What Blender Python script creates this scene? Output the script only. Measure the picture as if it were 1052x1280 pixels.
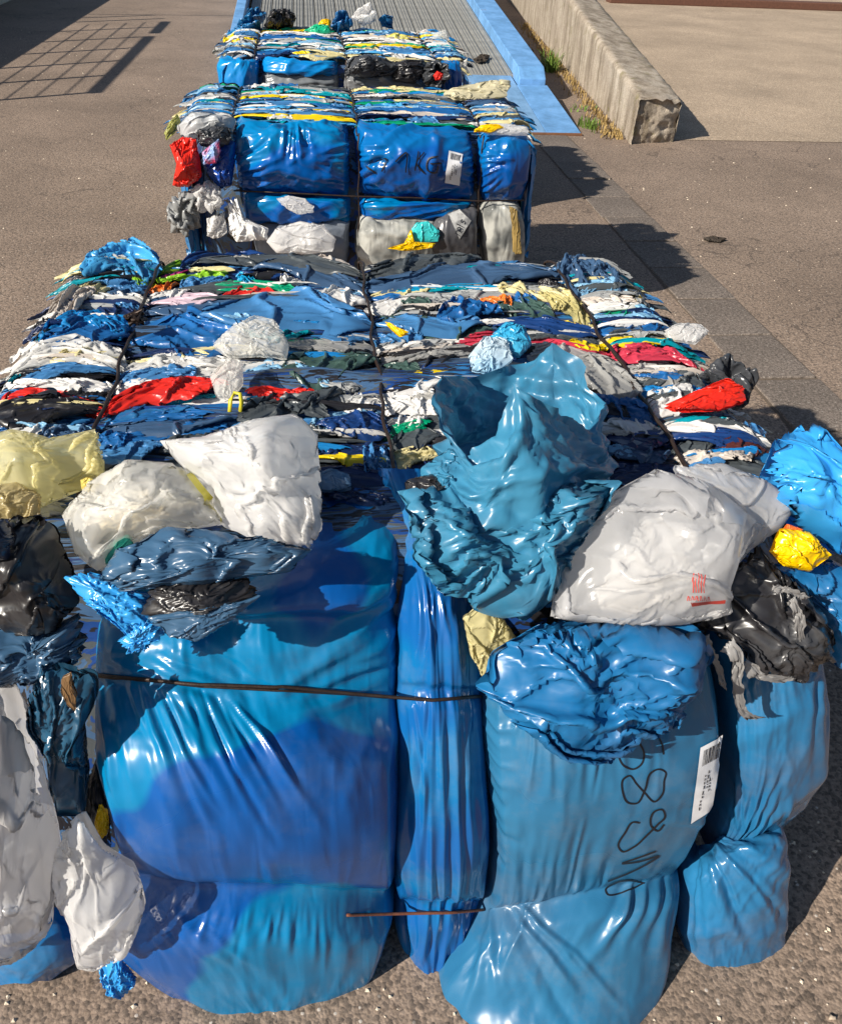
import bpy, math, random
import numpy as np
from mathutils import Vector, Matrix
from mathutils.bvhtree import BVHTree

for o in list(bpy.data.objects): bpy.data.objects.remove(o)
SC = bpy.context.scene
COL = SC.collection

# ------------------------------------------------------------------ camera
CAM = np.array([0.0, 0.0, 2.045]); F_PX, PITCH, YAW, ROLL = 1080.0, 35.94, 7.96, 2.86
_p, _y, _r = map(math.radians, (PITCH, YAW, ROLL))
_f = np.array([math.sin(_y)*math.cos(_p), math.cos(_y)*math.cos(_p), -math.sin(_p)])
_rt0 = np.array([math.cos(_y), -math.sin(_y), 0.0]); _up0 = np.cross(_rt0, _f)
_rt = math.cos(_r)*_rt0 + math.sin(_r)*_up0; _up = -math.sin(_r)*_rt0 + math.cos(_r)*_up0
cd = bpy.data.cameras.new('camera'); cam = bpy.data.objects.new('camera', cd); COL.objects.link(cam)
cd.sensor_fit = 'HORIZONTAL'; cd.sensor_width = 36.0; cd.lens = 36.0*F_PX/1052.0
cd.clip_start = 0.05; cd.clip_end = 500
cam.matrix_world = Matrix(((_rt[0], _up[0], -_f[0], CAM[0]), (_rt[1], _up[1], -_f[1], CAM[1]), (_rt[2], _up[2], -_f[2], CAM[2]), (0, 0, 0, 1)))
SC.camera = cam

# ------------------------------------------------------------------ sky, sun, exposure
SUN_EL, SUN_AZ = math.radians(32), math.radians(31)           # shadows run to +X, 31 degrees towards +Y
sun_travel = Vector((math.cos(SUN_AZ)*math.cos(SUN_EL), math.sin(SUN_AZ)*math.cos(SUN_EL), -math.sin(SUN_EL)))
W = bpy.data.worlds.new('World'); SC.world = W; W.use_nodes = True
nt = W.node_tree; bg = nt.nodes['Background']
sky = nt.nodes.new('ShaderNodeTexSky'); sky.sky_type = 'NISHITA'; sky.sun_disc = False
sky.sun_elevation = SUN_EL; sky.sun_rotation = math.atan2(-sun_travel.x, -sun_travel.y)
nt.links.new(sky.outputs[0], bg.inputs[0]); bg.inputs[1].default_value = 0.06
ld = bpy.data.lights.new('sun', 'SUN'); ld.energy = 5.0; ld.angle = math.radians(0.55); ld.color = (1.0, 0.93, 0.82)
sun = bpy.data.objects.new('sun', ld); COL.objects.link(sun); sun.location = (-6, -4, 8)
sun.rotation_euler = sun_travel.to_track_quat('-Z', 'Y').to_euler()
SC.view_settings.view_transform = 'Standard'; SC.view_settings.look = 'None'
SC.view_settings.exposure = 0.52; SC.view_settings.gamma = 1
SC.cycles.max_bounces = 6; SC.cycles.transparent_max_bounces = 10
SC.cycles.caustics_reflective = False; SC.cycles.caustics_refractive = False
SC.cycles.use_denoising = True

# ------------------------------------------------------------------ helpers
def ray(px, py):
    px = np.asarray(px, float); py = np.asarray(py, float)
    return _f + ((px-526)/F_PX)[..., None]*_rt - ((py-640)/F_PX)[..., None]*_up
def at_y(px, py, Y):
    d = ray(px, py); k = (np.asarray(Y)-CAM[1])/d[..., 1]; return CAM + k[..., None]*d
def at_z(px, py, Z):
    d = ray(px, py); k = (np.asarray(Z)-CAM[2])/d[..., 2]; return CAM + k[..., None]*d
def at_plane(px, py, p0, n):
    d = ray(px, py); k = ((p0-CAM)@n)/(d@n); return CAM + k[..., None]*d

def _hash(i, j, k, s):
    h = (i*374761393 + j*668265263 + k*2147483647 + s*1274126177) & 0xffffffff
    h = ((h ^ (h >> 13))*1274126177) & 0xffffffff
    return ((h ^ (h >> 16)) & 0xffff)/65535.0
def vnoise(x, y, z, s=0):
    x, y, z = np.broadcast_arrays(np.asarray(x, float), np.asarray(y, float), np.asarray(z, float))
    i, j, k = (np.floor(a).astype(np.int64) for a in (x, y, z)); fx, fy, fz = x-i, y-j, z-k
    fx, fy, fz = (t*t*(3-2*t) for t in (fx, fy, fz)); r = 0
    for a in (0, 1):
        for b in (0, 1):
            for c in (0, 1):
                r = r + _hash(i+a, j+b, k+c, s)*(fx if a else 1-fx)*(fy if b else 1-fy)*(fz if c else 1-fz)
    return r*2-1
def fbm(x, y, z, s=0, o=3):
    r = 0; a = 1.0
    for q in range(o): r = r + a*vnoise(x, y, z, s+q*7); x, y, z = x*2.03, y*2.03, z*2.03; a *= .5
    return r

def normals(P):
    du = np.gradient(P, axis=-3); dv = np.gradient(P, axis=-2)
    n = np.cross(du, dv); return n/np.maximum(np.linalg.norm(n, axis=-1, keepdims=True), 1e-9)

# slack film: cloth pushed together by closing walls; each form is worked out once here, then reused for the bags
NS, NC = 44, 32
def slack_film(closed, seed, bend, end, press=0.0):
    rn = random.Random(seed); made = []
    def add(V, Fc):
        me = bpy.data.meshes.new('form'); me.from_pydata(V, [], Fc); o = bpy.data.objects.new('form', me); COL.objects.link(o); made.append(o); return o
    def solid(o):
        o.modifiers.new('hit', 'COLLISION'); o.collision.thickness_outer = .01; o.collision.cloth_friction = 20; o.collision.damping = .5; return o
    if closed:
        n = NC; V, Fc, ids = [], [], {}
        for s_ in (0, 1):
            for i in range(n):
                for j in range(n):
                    rim = i in (0, n-1) or j in (0, n-1)
                    if s_ and rim: ids[s_, i, j] = ids[0, i, j]; continue
                    x, y = (i/(n-1)-.5)*1.2, j/(n-1)-.5; ids[s_, i, j] = len(V)
                    V.append((x, y, 1 + (0 if rim else (.012 if s_ == 0 else -.012) + .02*math.sin(5*x+seed)*math.cos(6*y+seed*2) + rn.gauss(0, .002))))
        for s_ in (0, 1):
            for i in range(n-1):
                for j in range(n-1):
                    q = (ids[s_, i, j], ids[s_, i+1, j], ids[s_, i+1, j+1], ids[s_, i, j+1]); Fc.append(q if s_ == 0 else q[::-1])
    else:
        n = NS; V = [((i/(n-1)-.5)*1.3, j/(n-1)-.5, 1+.05*math.sin(9*i/n+seed+2*j/n)+.03*math.cos(7*j/n+2*seed)) for i in range(n) for j in range(n)]
        Fc = [(i*n+j, i*n+j+1, (i+1)*n+j+1, (i+1)*n+j) for i in range(n-1) for j in range(n-1)]
    o = add(V, Fc); m = o.modifiers.new('cloth', 'CLOTH'); c = m.settings
    c.quality = 5; c.mass = .15; c.tension_stiffness = 30; c.compression_stiffness = 30; c.shear_stiffness = 18; c.bending_stiffness = bend; c.bending_model = 'ANGULAR'
    c.air_damping = 1.5; c.tension_damping = 5; c.compression_damping = 5; c.shear_damping = 5; c.bending_damping = .5
    k = m.collision_settings; k.use_self_collision = True; k.self_distance_min = .006; k.distance_min = .006; k.collision_quality = 2
    m.point_cache.frame_start = 1; m.point_cache.frame_end = 100
    if closed:
        c.use_pressure = True; c.uniform_pressure_force = press; c.keyframe_insert('uniform_pressure_force', frame=30); c.uniform_pressure_force = 0; c.keyframe_insert('uniform_pressure_force', frame=45)
    solid(add([(-3, -3, .9), (3, -3, .9), (3, 3, .9), (-3, 3, .9)], [(0, 1, 2, 3)]))
    for q in range(4):
        a = q*math.pi/2+(.3 if closed else .25)*seed; w = solid(add([(-1.2, 0, -.4), (1.2, 0, -.4), (1.2, 0, 1.5), (-1.2, 0, 1.5)], [(0, 1, 2, 3)])); w.rotation_euler = (0, 0, a+rn.uniform(-.18, .18))
        d0 = .75 if closed else .85; d1 = end*rn.uniform(.85, 1.15)*(1 if closed or q % 2 else 1.35)
        for fr, d in ((6, d0), (48, d1)): w.location = (-math.sin(a)*d, math.cos(a)*d, .9); w.keyframe_insert('location', frame=fr)
    lid = solid(add([(-2, -2, 0), (2, -2, 0), (2, 2, 0), (-2, 2, 0)], [(0, 1, 2, 3)]))
    for fr, z in ((10, 1.6), (46, 1.22 if closed else 1.15)) + (((56, 1.8),) if closed else ()): lid.location = (0, 0, z); lid.keyframe_insert('location', frame=fr)
    for fr in range(1, 70 if closed else 62): SC.frame_set(fr)
    e = o.evaluated_get(bpy.context.evaluated_depsgraph_get()).to_mesh(); A = np.zeros(len(e.vertices)*3); e.vertices.foreach_get('co', A); A = A.reshape(-1, 3).copy()
    for x in made: bpy.data.objects.remove(x)
    for x in list(bpy.data.actions): bpy.data.actions.remove(x)
    for x in [x for x in bpy.data.meshes if not x.users]: bpy.data.meshes.remove(x)
    A -= A.mean(0); return A/np.abs(A[:, :2]).max()
SHEETS = {'tight': slack_film(False, 13, .3, .36), 'long': slack_film(False, 14, .1, .34), 'stiff': slack_film(False, 16, .8, .38)}
SHEETS = {k: v.reshape(NS, NS, 3) for k, v in SHEETS.items()}
CRUSH = {'soft': slack_film(True, 12, .15, .32, 4), 'firm': slack_film(True, 3, .6, .38, 8)}
SC.frame_set(1)
def crush_faces(n=NC):
    ids = {}; c = 0; Fc = []
    for s_ in (0, 1):
        for i in range(n):
            for j in range(n):
                if s_ and (i in (0, n-1) or j in (0, n-1)): ids[s_, i, j] = ids[0, i, j]
                else: ids[s_, i, j] = c; c += 1
    for s_ in (0, 1):
        for i in range(n-1):
            for j in range(n-1):
                q = (ids[s_, i, j], ids[s_, i+1, j], ids[s_, i+1, j+1], ids[s_, i, j+1]); Fc.append(q if s_ == 0 else q[::-1])
    return Fc
CRUSH_F = crush_faces()
def relief(k, u, v, flip=0):
    """height of sheet k at u, v in 0..1 (bilinear), about +-.1"""
    Z = SHEETS[k][..., 2]; Z = Z.T if flip & 1 else Z; Z = Z[::-1] if flip & 2 else Z; Z = Z[:, ::-1] if flip & 4 else Z
    u = np.abs((np.asarray(u)+1) % 2-1)*(NS-1.01); v = np.abs((np.asarray(v)+1) % 2-1)*(NS-1.01); u, v = np.broadcast_arrays(u, v); i, j = u.astype(int), v.astype(int); f, g = u-i, v-j
    return Z[i, j]*(1-f)*(1-g)+Z[i+1, j]*f*(1-g)+Z[i, j+1]*(1-f)*g+Z[i+1, j+1]*f*g

def creases(P, size, seed, slope=.5, stretch=(1, 1, 1), jit=.0):
    """crumpled-film relief: flat facets meeting in straight sharp folds. P (...,3) -> height; size = facet size in metres"""
    sh = P.shape[:-1]; Q = (P.reshape(-1, 3)/size)*np.asarray(stretch); rg = np.random.RandomState(seed)
    ce = np.unique(np.floor(Q).astype(np.int64), axis=0); A = ce + .5 + rg.uniform(-.5, .5, ce.shape)
    if len(A) > 420: A = A[rg.permutation(len(A))[:420]]
    if len(A) < 3: return np.zeros(sh)
    D = (Q*Q).sum(1)[:, None] - 2*Q@A.T + (A*A).sum(1)[None]
    k = min(5, len(A)-1); idx = np.argpartition(D, k, axis=1)[:, :k+1]; Dk = np.take_along_axis(D, idx, 1); o = np.argsort(Dk, 1); idx = np.take_along_axis(idx, o, 1); Dk = np.take_along_axis(Dk, o, 1)
    i0 = idx[:, 0]; e = np.full(len(Q), 9.0)
    for j in range(1, k+1): e = np.minimum(e, (Dk[:, j]-Dk[:, 0])/(2*np.linalg.norm(A[idx[:, j]]-A[i0], axis=1)+1e-6))
    sg = rg.choice([-1, 1, 1, -.6, .5], len(A))*rg.uniform(.5, 1, len(A))
    return (sg[i0]*np.clip(e, 0, 1)*size*slope).reshape(sh)

def soften(P, it):
    for _ in range(it):
        Q = P.copy(); Q[..., 1:-1, :, :] = .5*P[..., 1:-1, :, :] + .25*(P[..., :-2, :, :]+P[..., 2:, :, :]); P = Q.copy(); P[..., :, 1:-1, :] = .5*Q[..., :, 1:-1, :] + .25*(Q[..., :, :-2, :]+Q[..., :, 2:, :])
    return P

def link(o, parent=None):
    COL.objects.link(o)
    if parent is not None: o.parent = parent
    return o
def mesh_obj(name, V, Fc, mat, parent=None, sub=0, smooth=True, org=None):
    V = np.asarray(V, float).reshape(-1, 3)
    base = np.array(parent_loc(parent)) if parent is not None else np.zeros(3)
    if parent is None:
        org = np.array([V[:, 0].mean(), V[:, 1].mean(), V[:, 2].min()]) if org is None else np.array(org)
    else:
        org = V.mean(0)
    me = bpy.data.meshes.new(name)
    me.from_pydata((V-org).tolist(), [], Fc); me.validate()
    if smooth: me.polygons.foreach_set('use_smooth', [True]*len(me.polygons))
    me.materials.append(mat); me.update()
    o = bpy.data.objects.new(name, me); link(o, parent); o.location = Vector(org-base)
    WLOC[o.name] = org
    if sub:
        m = o.modifiers.new('sub', 'SUBSURF'); m.levels = sub; m.render_levels = sub
    return o
WLOC = {}
def parent_loc(p): return WLOC[p.name]
def empty(name, loc):
    o = bpy.data.objects.new(name, None); link(o); o.location = loc; WLOC[o.name] = np.array(loc, float); o.empty_display_size = .1
    return o
def tag(o, label, cat=None, group=None):
    o['label'] = label
    if cat: o['category'] = cat
    if group: o['group'] = group
    return o
def grid_faces(n, m, off=0, flip=False):
    i = np.arange(n-1)[:, None]*m + np.arange(m-1)[None, :] + off
    q = np.stack([i, i+1, i+m+1, i+m], -1).reshape(-1, 4)
    if flip: q = q[:, ::-1]
    return q.tolist()
def box_vf(x0, x1, y0, y1, z0, z1):
    V = [(x, y, z) for x in (x0, x1) for y in (y0, y1) for z in (z0, z1)]
    return V, [(0, 1, 3, 2), (4, 6, 7, 5), (0, 4, 5, 1), (2, 3, 7, 6), (0, 2, 6, 4), (1, 5, 7, 3)]
def box(name, b, mat, parent=None, bevel=0, fn=None):
    V, Fc = box_vf(*b); V = [fn(v) if fn else v for v in V]
    o = mesh_obj(name, V, Fc, mat, parent, smooth=False)
    if bevel: m = o.modifiers.new('b', 'BEVEL'); m.width = bevel; m.segments = 2
    return o
def tube(name, pts, r, mat, parent=None, k=6):
    pts = np.asarray(pts, float); n = len(pts); V = []
    t = np.gradient(pts, axis=0); t /= np.linalg.norm(t, axis=1, keepdims=True)+1e-9
    for i in range(n):
        a = np.cross(t[i], (0.31, .2, .93)); a /= np.linalg.norm(a)+1e-9; b = np.cross(t[i], a)
        for q in range(k): w = 2*math.pi*q/k; V.append(pts[i] + r*(math.cos(w)*a + math.sin(w)*b))
    Fc = [(i*k+q, i*k+(q+1) % k, (i+1)*k+(q+1) % k, (i+1)*k+q) for i in range(n-1) for q in range(k)]
    Fc += [tuple(range(k))[::-1], tuple((n-1)*k+q for q in range(k))]
    return mesh_obj(name, V, Fc, mat, parent)
def spline(pts, n):
    pts = np.asarray(pts, float); d = np.r_[0, np.cumsum(np.linalg.norm(np.diff(pts, axis=0), axis=1))]; t = np.linspace(0, d[-1], n)
    m = np.gradient(pts, d, axis=0); i = np.clip(np.searchsorted(d, t, 'right')-1, 0, len(d)-2)
    h = (d[i+1]-d[i])[:, None]; s = ((t-d[i])[:, None])/h
    return (2*s**3-3*s**2+1)*pts[i] + (s**3-2*s**2+s)*h*m[i] + (-2*s**3+3*s**2)*pts[i+1] + (s**3-s**2)*h*m[i+1]

# ------------------------------------------------------------------ materials
def lin(c): return tuple((v/255/12.92 if v/255 <= .04045 else ((v/255+.055)/1.055)**2.4) for v in c)
def new_mat(name):
    m = bpy.data.materials.new(name); m.use_nodes = True; t = m.node_tree
    return m, t, t.nodes['Principled BSDF'], t.nodes['Material Output']
def N(t, typ, **kw):
    n = t.nodes.new(typ)
    for k, v in kw.items():
        if k in n.inputs: n.inputs[k].default_value = v
        else: setattr(n, k, v)
    return n
_films = {}
def film(col, col2=None, rough=.3, transl=.0, alpha=1.0, bump=.35, scale=22, stretch=(1, 1, 1), crink=.0, mixsc=3.0, hard=.15, key='', dust=0.0):
    k = (dust, col, col2, rough, transl, alpha, bump, scale, stretch, crink, mixsc, hard, key)
    if k in _films: return _films[k]
    m, t, B, O = new_mat('film'); L = t.links.new
    c = N(t, 'ShaderNodeTexCoord'); mp = N(t, 'ShaderNodeMapping'); mp.inputs['Scale'].default_value = stretch
    L(c.outputs['Object'], mp.inputs[0])
    c1 = np.array(lin(col)); c2 = np.array(lin(col2)) if col2 is not None else c1*.72
    nz = N(t, 'ShaderNodeTexNoise', Scale=mixsc, Detail=2.0, Roughness=.5); L(c.outputs['Object'], nz.inputs[0])
    rp = N(t, 'ShaderNodeValToRGB'); e = rp.color_ramp.elements
    e[0].position = .5-hard; e[1].position = .5+hard; e[0].color = (*c1, 1); e[1].color = (*c2, 1)
    L(nz.outputs[0], rp.inputs[0]); csrc = rp.outputs[0]
    if dust:
        dn = N(t, 'ShaderNodeTexNoise', Scale=5.5, Detail=5.0, Roughness=.7); L(c.outputs['Object'], dn.inputs[0]); dr_ = N(t, 'ShaderNodeMapRange'); dr_.inputs[1].default_value = .48; dr_.inputs[2].default_value = .78; dr_.inputs[4].default_value = dust
        L(dn.outputs[0], dr_.inputs[0]); dm = N(t, 'ShaderNodeMix', data_type='RGBA'); L(dr_.outputs[0], dm.inputs[0]); L(csrc, dm.inputs[6]); dm.inputs[7].default_value = (.20, .21, .22, 1); csrc = dm.outputs[2]
    L(csrc, B.inputs['Base Color'])
    n2 = N(t, 'ShaderNodeTexNoise', noise_type='RIDGED_MULTIFRACTAL', Scale=scale*.8, Detail=2.0, Roughness=.55, Distortion=.35); L(mp.outputs[0], n2.inputs[0])
    ml = N(t, 'ShaderNodeMath', operation='MULTIPLY'); L(n2.outputs[0], ml.inputs[0]); ml.inputs[1].default_value = (bump+.5*crink)*.16/scale; h = ml.outputs[0]
    b = N(t, 'ShaderNodeBump', Strength=1.0, Distance=1.0); L(h, b.inputs['Height']); L(b.outputs[0], B.inputs['Normal'])
    rr = N(t, 'ShaderNodeMapRange'); rr.inputs[3].default_value = rough*.75; rr.inputs[4].default_value = rough*1.35
    L(nz.outputs[0], rr.inputs[0]); L(rr.outputs[0], B.inputs['Roughness'])
    B.inputs['IOR'].default_value = 1.5
    out = B.outputs[0]
    if transl:
        tr = N(t, 'ShaderNodeBsdfTranslucent'); L(rp.outputs[0], tr.inputs[0]); L(b.outputs[0], tr.inputs['Normal'])
        mx = N(t, 'ShaderNodeMixShader'); mx.inputs[0].default_value = transl; L(out, mx.inputs[1]); L(tr.outputs[0], mx.inputs[2]); out = mx.outputs[0]
    if alpha < 1:
        tp = N(t, 'ShaderNodeBsdfTransparent'); tp.inputs[0].default_value = (*(np.clip(c1*.4+.6, 0, 1)), 1)
        mx = N(t, 'ShaderNodeMixShader'); L(tp.outputs[0], mx.inputs[1]); L(out, mx.inputs[2])
        fr = N(t, 'ShaderNodeLayerWeight', Blend=.35); mr = N(t, 'ShaderNodeMapRange'); mr.inputs[3].default_value = alpha; mr.inputs[4].default_value = min(1, alpha+.35)
        L(fr.outputs['Facing'], mr.inputs[0]); L(mr.outputs[0], mx.inputs[0]); out = mx.outputs[0]
    L(out, O.inputs[0]); _films[k] = m; return m
def plain(name, col, rough=.6, metal=0, var=.25, scale=20, bump=.2, dist=.01, lincol=False):
    m, t, B, O = new_mat(name); L = t.links.new
    c = N(t, 'ShaderNodeTexCoord'); nz = N(t, 'ShaderNodeTexNoise', Scale=scale, Detail=6.0, Roughness=.65); L(c.outputs['Object'], nz.inputs[0])
    c1 = np.array(lin(col)); rp = N(t, 'ShaderNodeValToRGB'); e = rp.color_ramp.elements
    e[0].position = .3; e[1].position = .7; e[0].color = (*(c1*(1-var)), 1); e[1].color = (*np.clip(c1*(1+var), 0, 1), 1)
    L(nz.outputs[0], rp.inputs[0]); L(rp.outputs[0], B.inputs['Base Color'])
    b = N(t, 'ShaderNodeBump', Strength=bump, Distance=dist); L(nz.outputs[0], b.inputs['Height']); L(b.outputs[0], B.inputs['Normal'])
    B.inputs['Roughness'].default_value = rough; B.inputs['Metallic'].default_value = metal
    return m

def asphalt_mat(name, base, stone, dark, sc=110, pale=.5, cracks=True):
    m, t, B, O = new_mat(name); L = t.links.new
    c = N(t, 'ShaderNodeTexCoord')
    big = N(t, 'ShaderNodeTexNoise', Scale=.7, Detail=6.0, Roughness=.68); L(c.outputs['Object'], big.inputs[0])
    fine = N(t, 'ShaderNodeTexNoise', Scale=60.0, Detail=3.0, Roughness=.7); L(c.outputs['Object'], fine.inputs[0])
    v = N(t, 'ShaderNodeTexVoronoi', Scale=sc); L(c.outputs['Object'], v.inputs[0])
    sep = N(t, 'ShaderNodeSeparateColor'); L(v.outputs['Color'], sep.inputs[0])
    r0 = N(t, 'ShaderNodeValToRGB'); e = r0.color_ramp.elements; b_ = np.array(base)
    e[0].position = .32; e[1].position = .68; e[0].color = (*(b_*.74), 1); e[1].color = (*(b_*1.16), 1); L(big.outputs[0], r0.inputs[0])
    r1 = N(t, 'ShaderNodeValToRGB'); e = r1.color_ramp.elements
    e[0].position = .3; e[1].position = .72; e[0].color = (.45, .45, .45, 1); e[1].color = (1.45, 1.45, 1.45, 1); L(fine.outputs[0], r1.inputs[0])
    mu = N(t, 'ShaderNodeMix', data_type='RGBA', blend_type='MULTIPLY'); mu.inputs[0].default_value = 1; L(r0.outputs[0], mu.inputs[6]); L(r1.outputs[0], mu.inputs[7])
    # pale and dark stones in the binder
    gt = N(t, 'ShaderNodeMath', operation='GREATER_THAN'); L(sep.outputs[0], gt.inputs[0]); gt.inputs[1].default_value = 1-.10*pale
    inn = N(t, 'ShaderNodeMath', operation='LESS_THAN'); L(v.outputs['Distance'], inn.inputs[0]); inn.inputs[1].default_value = .45
    an = N(t, 'ShaderNodeMath', operation='MULTIPLY'); L(gt.outputs[0], an.inputs[0]); L(inn.outputs[0], an.inputs[1])
    m1 = N(t, 'ShaderNodeMix', data_type='RGBA'); L(an.outputs[0], m1.inputs[0]); L(mu.outputs[2], m1.inputs[6]); m1.inputs[7].default_value = (*stone, 1)
    lt = N(t, 'ShaderNodeMath', operation='LESS_THAN'); L(sep.outputs[1], lt.inputs[0]); lt.inputs[1].default_value = .22
    l2 = N(t, 'ShaderNodeMath', operation='MULTIPLY'); L(lt.outputs[0], l2.inputs[0]); l2.inputs[1].default_value = .6
    m2 = N(t, 'ShaderNodeMix', data_type='RGBA'); L(l2.outputs[0], m2.inputs[0]); L(m1.outputs[2], m2.inputs[6]); m2.inputs[7].default_value = (*dark, 1)
    outc = m2.outputs[2]; hh = v.outputs['Distance']
    if cracks:
        wn = N(t, 'ShaderNodeTexNoise', Scale=2.2, Detail=4.0); L(c.outputs['Object'], wn.inputs[0])
        sv = N(t, 'ShaderNodeVectorMath', operation='SCALE'); sv.inputs['Scale'].default_value = .7; L(wn.outputs['Color'], sv.inputs[0])
        av = N(t, 'ShaderNodeVectorMath', operation='ADD'); L(c.outputs['Object'], av.inputs[0]); L(sv.outputs[0], av.inputs[1])
        cv = N(t, 'ShaderNodeTexVoronoi', feature='DISTANCE_TO_EDGE', Scale=.62); L(av.outputs[0], cv.inputs[0])
        cl = N(t, 'ShaderNodeMath', operation='LESS_THAN'); L(cv.outputs[0], cl.inputs[0]); cl.inputs[1].default_value = .0032
        cm = N(t, 'ShaderNodeMath', operation='MULTIPLY'); L(cl.outputs[0], cm.inputs[0]); cm.inputs[1].default_value = .45
        m3 = N(t, 'ShaderNodeMix', data_type='RGBA'); L(cm.outputs[0], m3.inputs[0]); L(outc, m3.inputs[6]); m3.inputs[7].default_value = (*[d*.6 for d in dark], 1); outc = m3.outputs[2]
    L(outc, B.inputs['Base Color']); B.inputs['Roughness'].default_value = .85; B.inputs['Specular IOR Level'].default_value = .25
    ad = N(t, 'ShaderNodeMath', operation='ADD'); L(hh, ad.inputs[0]); L(fine.outputs[0], ad.inputs[1])
    b = N(t, 'ShaderNodeBump', Strength=.4, Distance=.005); b.invert = True; L(ad.outputs[0], b.inputs['Height']); L(b.outputs[0], B.inputs['Normal'])
    return m

def painted_steel(name, col, rust=.35, rough=.5, tread=False):
    m, t, B, O = new_mat(name); L = t.links.new
    c = N(t, 'ShaderNodeTexCoord'); nz = N(t, 'ShaderNodeTexNoise', Scale=4.0, Detail=8.0, Roughness=.7); L(c.outputs['Object'], nz.inputs[0])
    c1 = np.array(lin(col)); rp = N(t, 'ShaderNodeValToRGB'); e = rp.color_ramp.elements
    e[0].position = .28; e[0].color = (*(c1*.6), 1); e[1].position = .5; e[1].color = (*c1, 1)
    x = e.new(.62); x.color = (*np.clip(c1*1.15+.02, 0, 1), 1)
    x = e.new(.72+.1*(1-rust)); x.color = (.14, .1, .07, 1)
    L(nz.outputs[0], rp.inputs[0]); L(rp.outputs[0], B.inputs['Base Color']); B.inputs['Roughness'].default_value = rough
    if tread:
        w = N(t, 'ShaderNodeTexVoronoi', Scale=26.0); w.inputs['Randomness'].default_value = .15; L(c.outputs['Object'], w.inputs[0])
        b = N(t, 'ShaderNodeBump', Strength=.5, Distance=.004); b.invert = True; L(w.outputs[0], b.inputs['Height']); L(b.outputs[0], B.inputs['Normal'])
    return m

# ------------------------------------------------------------------ the setting
M_ASPH = asphalt_mat('asphalt', (.278, .209, .160), (.50, .44, .38), (.07, .058, .05), pale=.16)
M_APRON = asphalt_mat('concrete_apron', (.45, .35, .255), (.6, .54, .45), (.2, .16, .12), sc=90, pale=.4, cracks=False)
M_SLAB = asphalt_mat('paving_slab', (.20, .165, .14), (.4, .37, .33), (.07, .06, .05), sc=160, pale=.3, cracks=False)
def sheet_obj(name, x0, x1, y0, y1, z, mat, n=2):
    xs = np.linspace(x0, x1, n); ys = np.linspace(y0, y1, n)
    V = [(x, y, z) for y in ys for x in xs]
    o = mesh_obj(name, V, grid_faces(n, n), mat, smooth=False, org=(0, 0, 0)); o['kind'] = 'structure'; return o
sheet_obj('asphalt_ground', -60, 60, -20, 120, 0.0, M_ASPH)
ap = mesh_obj('concrete_apron', [(3.5, 9.22, .004), (40, 9.6, .004), (40, 60, .004), (8.6, 60, .004)], [(0, 1, 2, 3)], M_APRON, smooth=False, org=(0, 0, 0)); ap['kind'] = 'structure'
gut = sheet_obj('gutter_bed', 2.238, 2.64, 1.0, 9.33, .003, plain('joint_dirt', (96, 84, 72), .95, scale=90)); gut['kind'] = 'structure'
rs = random.Random(5)
for i in range(15):
    y = 1.15 + .545*i; h = .008 + rs.uniform(0, .006); tx, ty = rs.uniform(-.004, .004), rs.uniform(-.004, .004); dx = rs.uniform(-.012, .012)
    V, Fc = box_vf(2.245+dx, 2.63+dx, y+.007, y+.534, -.02, h)
    V = [(a+rs.uniform(-.006, .006), b+rs.uniform(-.006, .006), c+(tx*(a > 2.4)+ty*(b > y+.2) if c > 0 else 0)) for a, b, c in V]
    o = mesh_obj('paving_slab', V, Fc, M_SLAB, gut, smooth=False)
    b = o.modifiers.new('b', 'BEVEL'); b.width = .006; b.segments = 2

# loading ramp, rising 1:10 away from the camera
RZ = lambda y: .1*(y-9.37)
ramp = empty('loading_ramp', (0.92, 9.37, 0)); tag(ramp, 'blue steel loading ramp with grey ribbed deck behind the bales', 'ramp')
M_RB = painted_steel('blue_paint', (104, 154, 204), .85); M_RBD = painted_steel('blue_paint_tread', (112, 152, 190), .9, tread=True)
M_DECK = plain('deck_metal', (150, 149, 143), .5, .2, .28, 6, .15)
def rbox(name, x0, x1, y0, y1, lo, hi, mat, bev=.006, shift=0):
    return box(name, (x0, x1, y0, y1, lo, hi), mat, ramp, bev, fn=lambda v: (v[0], v[1], v[2]+RZ(v[1])))
for x0, x1 in ((-.95, .45), (.458, 1.75), (1.758, 2.43)): rbox('front_plate', x0, x1, 9.38, 11.42, -.03, .012, M_RBD, .002)
rbox('flange_plate', 2.436, 2.80, 9.38, 11.05, -.03, .014, M_RB, .002)
rbox('front_lip', -.95, 2.80, 9.33, 9.375, -.002, .02, plain('rusty_edge', (112, 74, 48), .8), .003)
x = -.80
while x < 2.40:
    w = .152; rbox('deck_plank', x, x+w-.012, 11.43, 26, -.03, .018, M_DECK, .005)
    for q in (.035, .075, .115): rbox('deck_rib', x+q-.007, x+q+.004, 11.45, 26, .017, .026, M_DECK, 0)
    x += w
rbox('deck_base', -.82, 2.45, 11.44, 26, -.09, -.032, plain('dark_steel', (50, 48, 45), .8), 0)
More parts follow.
